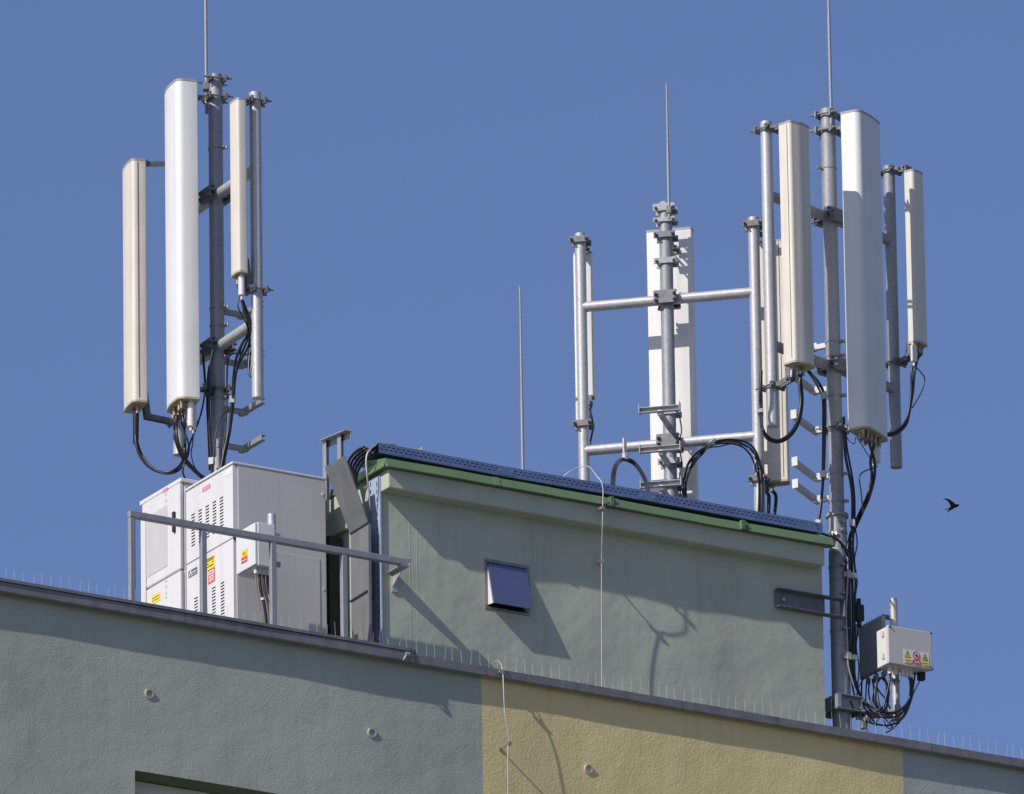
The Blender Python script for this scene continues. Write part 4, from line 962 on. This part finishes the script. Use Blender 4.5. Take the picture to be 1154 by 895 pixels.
for k, (row, px) in enumerate(((649, 957), (741, 957))):
    p = at_y(px, row, YMR-.07); mb = MB(); mb.obox(p, X, Y, Z, .10, .05, .035); mb.obox(p+V((-.02, -.028, 0)), X, Y, Z, .03, .012, .05); tag(mb.build('cable_clip', 'alu', None, .003), ('bright cable clip on the mast bundle just above the steel channel' if k == 0 else 'bright cable clip on the mast bundle beside the grey radio unit'), 'cable clip')
mb = MB(); p = at_y(968, 690, YMR-.02); mb.box(p.x-.03, p.x+.03, p.y-.02, p.y+.03, p.z-.06, p.z+.05); mb.tube(p+V((.0, 0, .05)), p+V((0, 0, .09)), .015, n=8); mb.tube(p+V((.0, 0, -.06)), p+V((0, 0, -.10)), .015, n=8); tag(mb.build('cable_splitter', 'dark', None, .006), 'small black splitter box on the cable bundle left of the radio unit', 'splitter')
run('black cable strapped close along the back of the left mast', [(236, 412, YML+.06), (234, 430, YML+.06), (233.5, 455, YML+.06), (235, 490, YML+.06), (236.5, 530, YML+.06)], .008)
run('thin black cable from the short cream antenna across to the left mast', [(285.5, 398, yCn+.08), (278, 400, yCn+.2), (268, 398, yCn+.35), (258, 402, YML-.12), (256, 420, YML-.08), (255, 470, YML-.07), (250, 520, YML-.07)], .006)
run('curled tail of black cable tied beside the right pole of the left mast', [(283, 372, yPC+.12), (289, 384, yPC+.1), (291, 400, yPC+.1), (287, 415, yPC+.12), (281, 412, yPC+.14), (280, 396, yPC+.14), (285, 382, yPC+.12), (292, 392, yPC+.1), (289, 408, yPC+.1)], .0065)
run('thick dark cable knotted under the right pole of the left mast', [(278, 350, yPC+.16), (284, 366, yPC+.12), (287, 380, yPC+.08), (284, 394, yPC+.08), (287, 408, yPC+.08), (284, 420, yPC+.1), (280, 410, yPC+.14), (283, 392, yPC+.14), (287, 374, yPC+.12)], .010, ties=(2,))
run('black cable dropping steeply left of the right pole of the left mast', [(276, 352, yCn), (279, 366, yCn+.03), (281, 386, yCn+.08), (275, 400, yPC+.25), (268, 414, yPC+.35), (264, 432, YML-.16), (262, 448, YML-.14)], .007)
run('thin looped wire beside the short cream antenna', [(270, 335, yCn), (268, 345, yCn), (273, 356, yCn), (279, 370, yCn+.03), (276, 382, yCn+.06), (272, 392, yCn+.1), (270, 404, yCn+.2)], .004)
run('black cable stub tied at the lower left of the left mast', [(228, 395, YML+.1), (230, 415, YML+.08), (232, 436, YML+.07), (238, 446, YML-.06), (242, 436, YML-.07)], .008, ties=(2,))
run('black jumper from the left mast to the hanging loop of the left antennas', [(231, 442, YML-.12), (228, 460, yB+.05), (222, 480, yB+.02), (214, 500, yB), (209, 518, yB-.05), (206, 532, yB-.05), (212, 545, yB)], .006)
run('thin black wire crossing the foot of the left mast', [(262, 456, YML-.12), (258, 462, YML-.1), (250, 470, YML-.1), (243, 490, YML-.1), (241, 520, YML-.1), (240, 545, YML-.1)], .004)
run('thin wire sagging between the right mast bundle and the large pale antenna', [(952, 488, YMR-.06), (957, 497, YMR-.08), (963, 500, yH), (966, 494, yH), antH[1](-.42, -.3, -.14)], .003)
run('wavy thin black cable wandering down right of the right mast bundle', [(963, 590, YMR-.03), (966, 612, YMR-.03), (963, 632, YMR-.03), (966, 655, YMR-.03), (964, 676, YMR-.02), (968, 700, YMR-.02), (965, 728, YMR-.02), (968, 752, YMR-.02), (966, 778, YMR-.02)], .0045)
run('brown tinted cable in the middle of the right mast bundle', [(955, 625, YMR-.09), (955.5, 650, YMR-.09), (953.5, 690, YMR-.09), (955, 725, YMR-.09), (956, 750, YMR-.09), (962, 772, YMR-.08)], .006, 'grey_jacket')
run('black cable looping from the wall clamp to the earthing clamp', [(958, 790, YMR-.08), (964, 803, YMR-.08), (972, 812, YQ-.03), (978, 814, YQ-.03), (981, 806, YQ-.05), (976, 800, YQ-.05)], .006)
run('thin loose wire curling under the side arm', [(996, 812, YQ-.06), (1000, 820, YQ-.06), (1005, 820, YQ-.06), (1004, 812, YQ-.06), (1012, 816, YQ-.06), (1020, 802, YQ-.06), (1025, 788, YQ-.08)], .0035)
run('slack black jumper from the radio unit to the coil', [(980, 766, YQ+.1), (979, 782, YQ+.05), (984, 797, YQ), (992, 800, YQ-.05), (998, 790, YQ-.08), (999, 775, YQ-.08)], .0055)
run('slack black jumper behind the coil', [(985, 766, YQ+.08), (990, 778, YQ+.05), (998, 788, YQ+.03), (1004, 800, YQ+.02), (1010, 805, YQ-.05)], .005)
run('thin black jumper left of the coil', [(974, 764, YQ+.14), (967, 776, YQ+.1), (966, 790, YQ+.05), (972, 798, YQ), (984, 804, YQ-.05)], .0045)
# loops to the fuse box
ym = YMR-.03; yq = YQ-.1
lp = [
 ('widest black loop hanging round under the stickered electrical box', [(959, 735, ym), (962, 765, ym), (972, 788, ym), (990, 801, yq), (1008, 803, yq), (1022, 793, yq), (1028, 775, yq), (1026, 762, yq), (1015, 752, yq), (1009, 745, yq)], .0085),
 ('inner black loop hanging under the stickered electrical box', [(961, 740, ym), (965, 770, ym), (976, 795, ym), (995, 808, yq), (1013, 806, yq), (1024, 790, yq), (1026, 770, yq), (1021, 756, yq), (1017, 748, yq)], .0075),
 ('lowest black cable loop below the side arm', [(957, 745, ym), (962, 780, ym), (970, 802, ym), (985, 815, yq), (1005, 817, yq), (1020, 806, yq), (1027, 786, yq), (1027, 768, yq), (1022, 748, yq)], .0065),
 ('thin black cable from the electrical box plug to the loop', [(1038, 758, yq), (1036, 768, yq), (1030, 780, yq), (1026, 792, yq), (1018, 806, yq), (1008, 820, yq), (998, 826, yq)], .004),
 ('black cable straight down from the electrical box near its right end', [(1031, 748, yq), (1031, 760, yq), (1029, 775, yq), (1026, 790, yq), (1016, 805, yq)], .006),
 ('black drop cable from the left of the radio unit', [(972, 762, YQ+.15), (971, 775, YQ+.15), (972, 792, YQ+.1), (980, 806, YQ), (988, 818, YQ)], .006),
 ('second black drop cable from the radio unit', [(977, 764, YQ+.12), (976, 778, YQ+.12), (975, 792, YQ+.1), (970, 800, YQ), (966, 808, YQ)], .005),
 ('third black drop cable from the radio unit', [(983, 765, YQ+.1), (985, 778, YQ+.1), (984, 790, YQ+.05), (990, 800, YQ)], .006),
 ('fourth black drop cable from the radio unit', [(988, 766, YQ+.05), (988.5, 780, YQ), (992, 797, YQ-.03), (1002, 806, YQ-.06)], .007),
 ('short black cable from under the box to the coil', [(1003, 753, yq), (1003, 765, yq), (1000, 780, yq), (996, 797, yq)], .0075),
 ('thin dark wire hanging below the side arm', [(975, 812, YQ-.05), (985, 816, YQ-.06), (993, 808, YQ-.06), (1003, 816, YQ-.06), (1008, 822, YQ-.05)], .004),
]
for lb, pt, r_ in lp: run(lb, pt, r_)
cpts = []
for k in range(46):
    t_ = 2*math.pi*k/13; j = .6*math.sin(k*1.7)
    cpts.append(at_y(993+(7.5+j)*math.sin(t_)+.3*(k/13), 783-(19+j*2)*math.cos(t_), yq+.012*(k % 13)/13+.014*(k//13)))
mb = MB(); mb.path(cpts, .0065, sub=3); tag(mb.build('cable_coil', 'black_rubber'), 'upright coil of spare black cable under the radio unit', 'cable coil')
mb = MB(); c = at_y(977, 815, YQ-.03); mb.tube(c+V((0, 0, -.15)), c+V((0, 0, .05)), .008, n=8); mb.obox(c+V((0, 0, .02)), X, Y, Z, .05, .03, .03); mb.obox(c+V((-.03, 0, -.02)), X, Y, Z, .03, .03, .05)
tag(mb.build('earth_clamp', 'bolt', None, .003), 'small earthing clamp on a stub below the side arm', 'clamp')

# ------------------------------------------------------------------ bird spikes along the parapet
first = None; lab = 'clear plastic bird spike strip on top of the parapet cap'; grp = 'bird spike strips along the parapet'
xs = XL+.1; SL = .52; ns = 8
strips = []
x = at_y(-20, 650, .1).x; xend = at_y(1180, 865, .1).x
spk = []
while x < xend:
    zb_ = .036 if x+SL < xj else .02
    st = thing('bird_spike_strip', lab, 'bird spikes', (x, .10, zb_), grp)
    if not spk:
        mb = MB(); mb.obox((x+SL/2, .10, zb_+.002), X, Y, Z, SL-.01, .03, .004); b0 = mb.build('base', 'spike', st); spk.append(b0)
        for k in range(ns):
            mb = MB(); p0 = V((x+.03+.065*k, .10, zb_+.004)); p1 = p0+V((random.uniform(-.01, .01), random.uniform(-.012, .012), .105+random.uniform(-.015, .012)))
            mb.tube(p0, p1, .0024, .0015, n=6); spk.append(mb.build('spike', 'spike', st))
    else:
        for o in spk:
            c = o.copy(); COL.objects.link(c); c.parent = st
            if o.name.startswith('spike'):
                c.rotation_euler = (R(random.uniform(-1, 1)), R(random.uniform(-1, 1)), 0)
                c.location.x += random.uniform(-.006, .006)
    x += SL

# ------------------------------------------------------------------ bird
pb = CAMP+ray(1073.5, 570.5)*190
S = 89.0/F_PX*(DIST-8*.8)/DIST            # metres per pixel near the bird
def bp(dx, dy, dd=0): return pb + CR*(dx*.0132) - CU*(dy*.0132) + FW*dd
def wing(tip, mid, root0, root1, th=.006):
    return None
bm_ = MB()
body = [(-5.0, 3.4, .003), (-4.0, 2.8, .006), (-2.6, 1.9, .011), (-.8, .9, .021), (1.8, .0, .025), (4.2, -.6, .021), (6.0, -1.0, .012), (7.0, -1.1, .002)]
o = 0; nseg = 10
for i, (dx, dy, r_) in enumerate(body):
    c = bp(dx, dy); d_ = (bp(*body[min(i+1, 7)][:2])-bp(*body[max(i-1, 0)][:2])).normalized(); a_ = FW; b_ = d_.cross(a_).normalized()
    for k in range(nseg): t_ = 2*math.pi*k/nseg; bm_.v.append(c+a_*(r_*.9*math.cos(t_))+b_*(r_*math.sin(t_)))
for i in range(7):
    for k in range(nseg): l = (k+1) % nseg; bm_.face([i*nseg+k, i*nseg+l, (i+1)*nseg+l, (i+1)*nseg+k], True)
def blade(lead, trail, th):
    n = len(lead); b = len(bm_.v)
    for p, q in zip(lead, trail):
        for w__, tt in ((p, 0), (p*.5+q*.5, th), (q, 0), (p*.5+q*.5, -th)): bm_.v.append(w__+FW*tt)
    for i in range(n-1):
        for k in range(4): l = (k+1) % 4; bm_.face([b+i*4+k, b+i*4+l, b+(i+1)*4+l, b+(i+1)*4+k])
    bm_.face([b, b+1, b+2, b+3]); bm_.face([b+(n-1)*4+3, b+(n-1)*4+2, b+(n-1)*4+1, b+(n-1)*4])
blade([bp(3.2, -1.4, 0), bp(1.2, -4.0, .02), bp(-2.2, -6.4, .05), bp(-5.5, -7.8, .08), bp(-9.6, -7.4, .12)], [bp(-2.0, 1.0, 0), bp(-2.6, -1.6, .02), bp(-4.4, -4.6, .05), bp(-6.6, -6.4, .08), bp(-9.7, -7.1, .12)], .004)
blade([bp(2.5, 1.2, 0), bp(.5, 2.8, -.04), bp(-3.0, 4.6, -.12), bp(-6.4, 6.4, -.2)], [bp(-1.2, .2, 0), bp(-2.2, 1.6, -.04), bp(-4.4, 3.8, -.12), bp(-6.6, 6.2, -.2)], .004)
blade([bp(-5.0, 2.6, 0), bp(-8.0, 3.2, .0)], [bp(-4.6, 3.6, 0), bp(-7.8, 3.6, 0)], .002)
tag(bm_.build('bird', 'feather'), 'dark swift gliding in the blue sky right of the masts', 'bird')
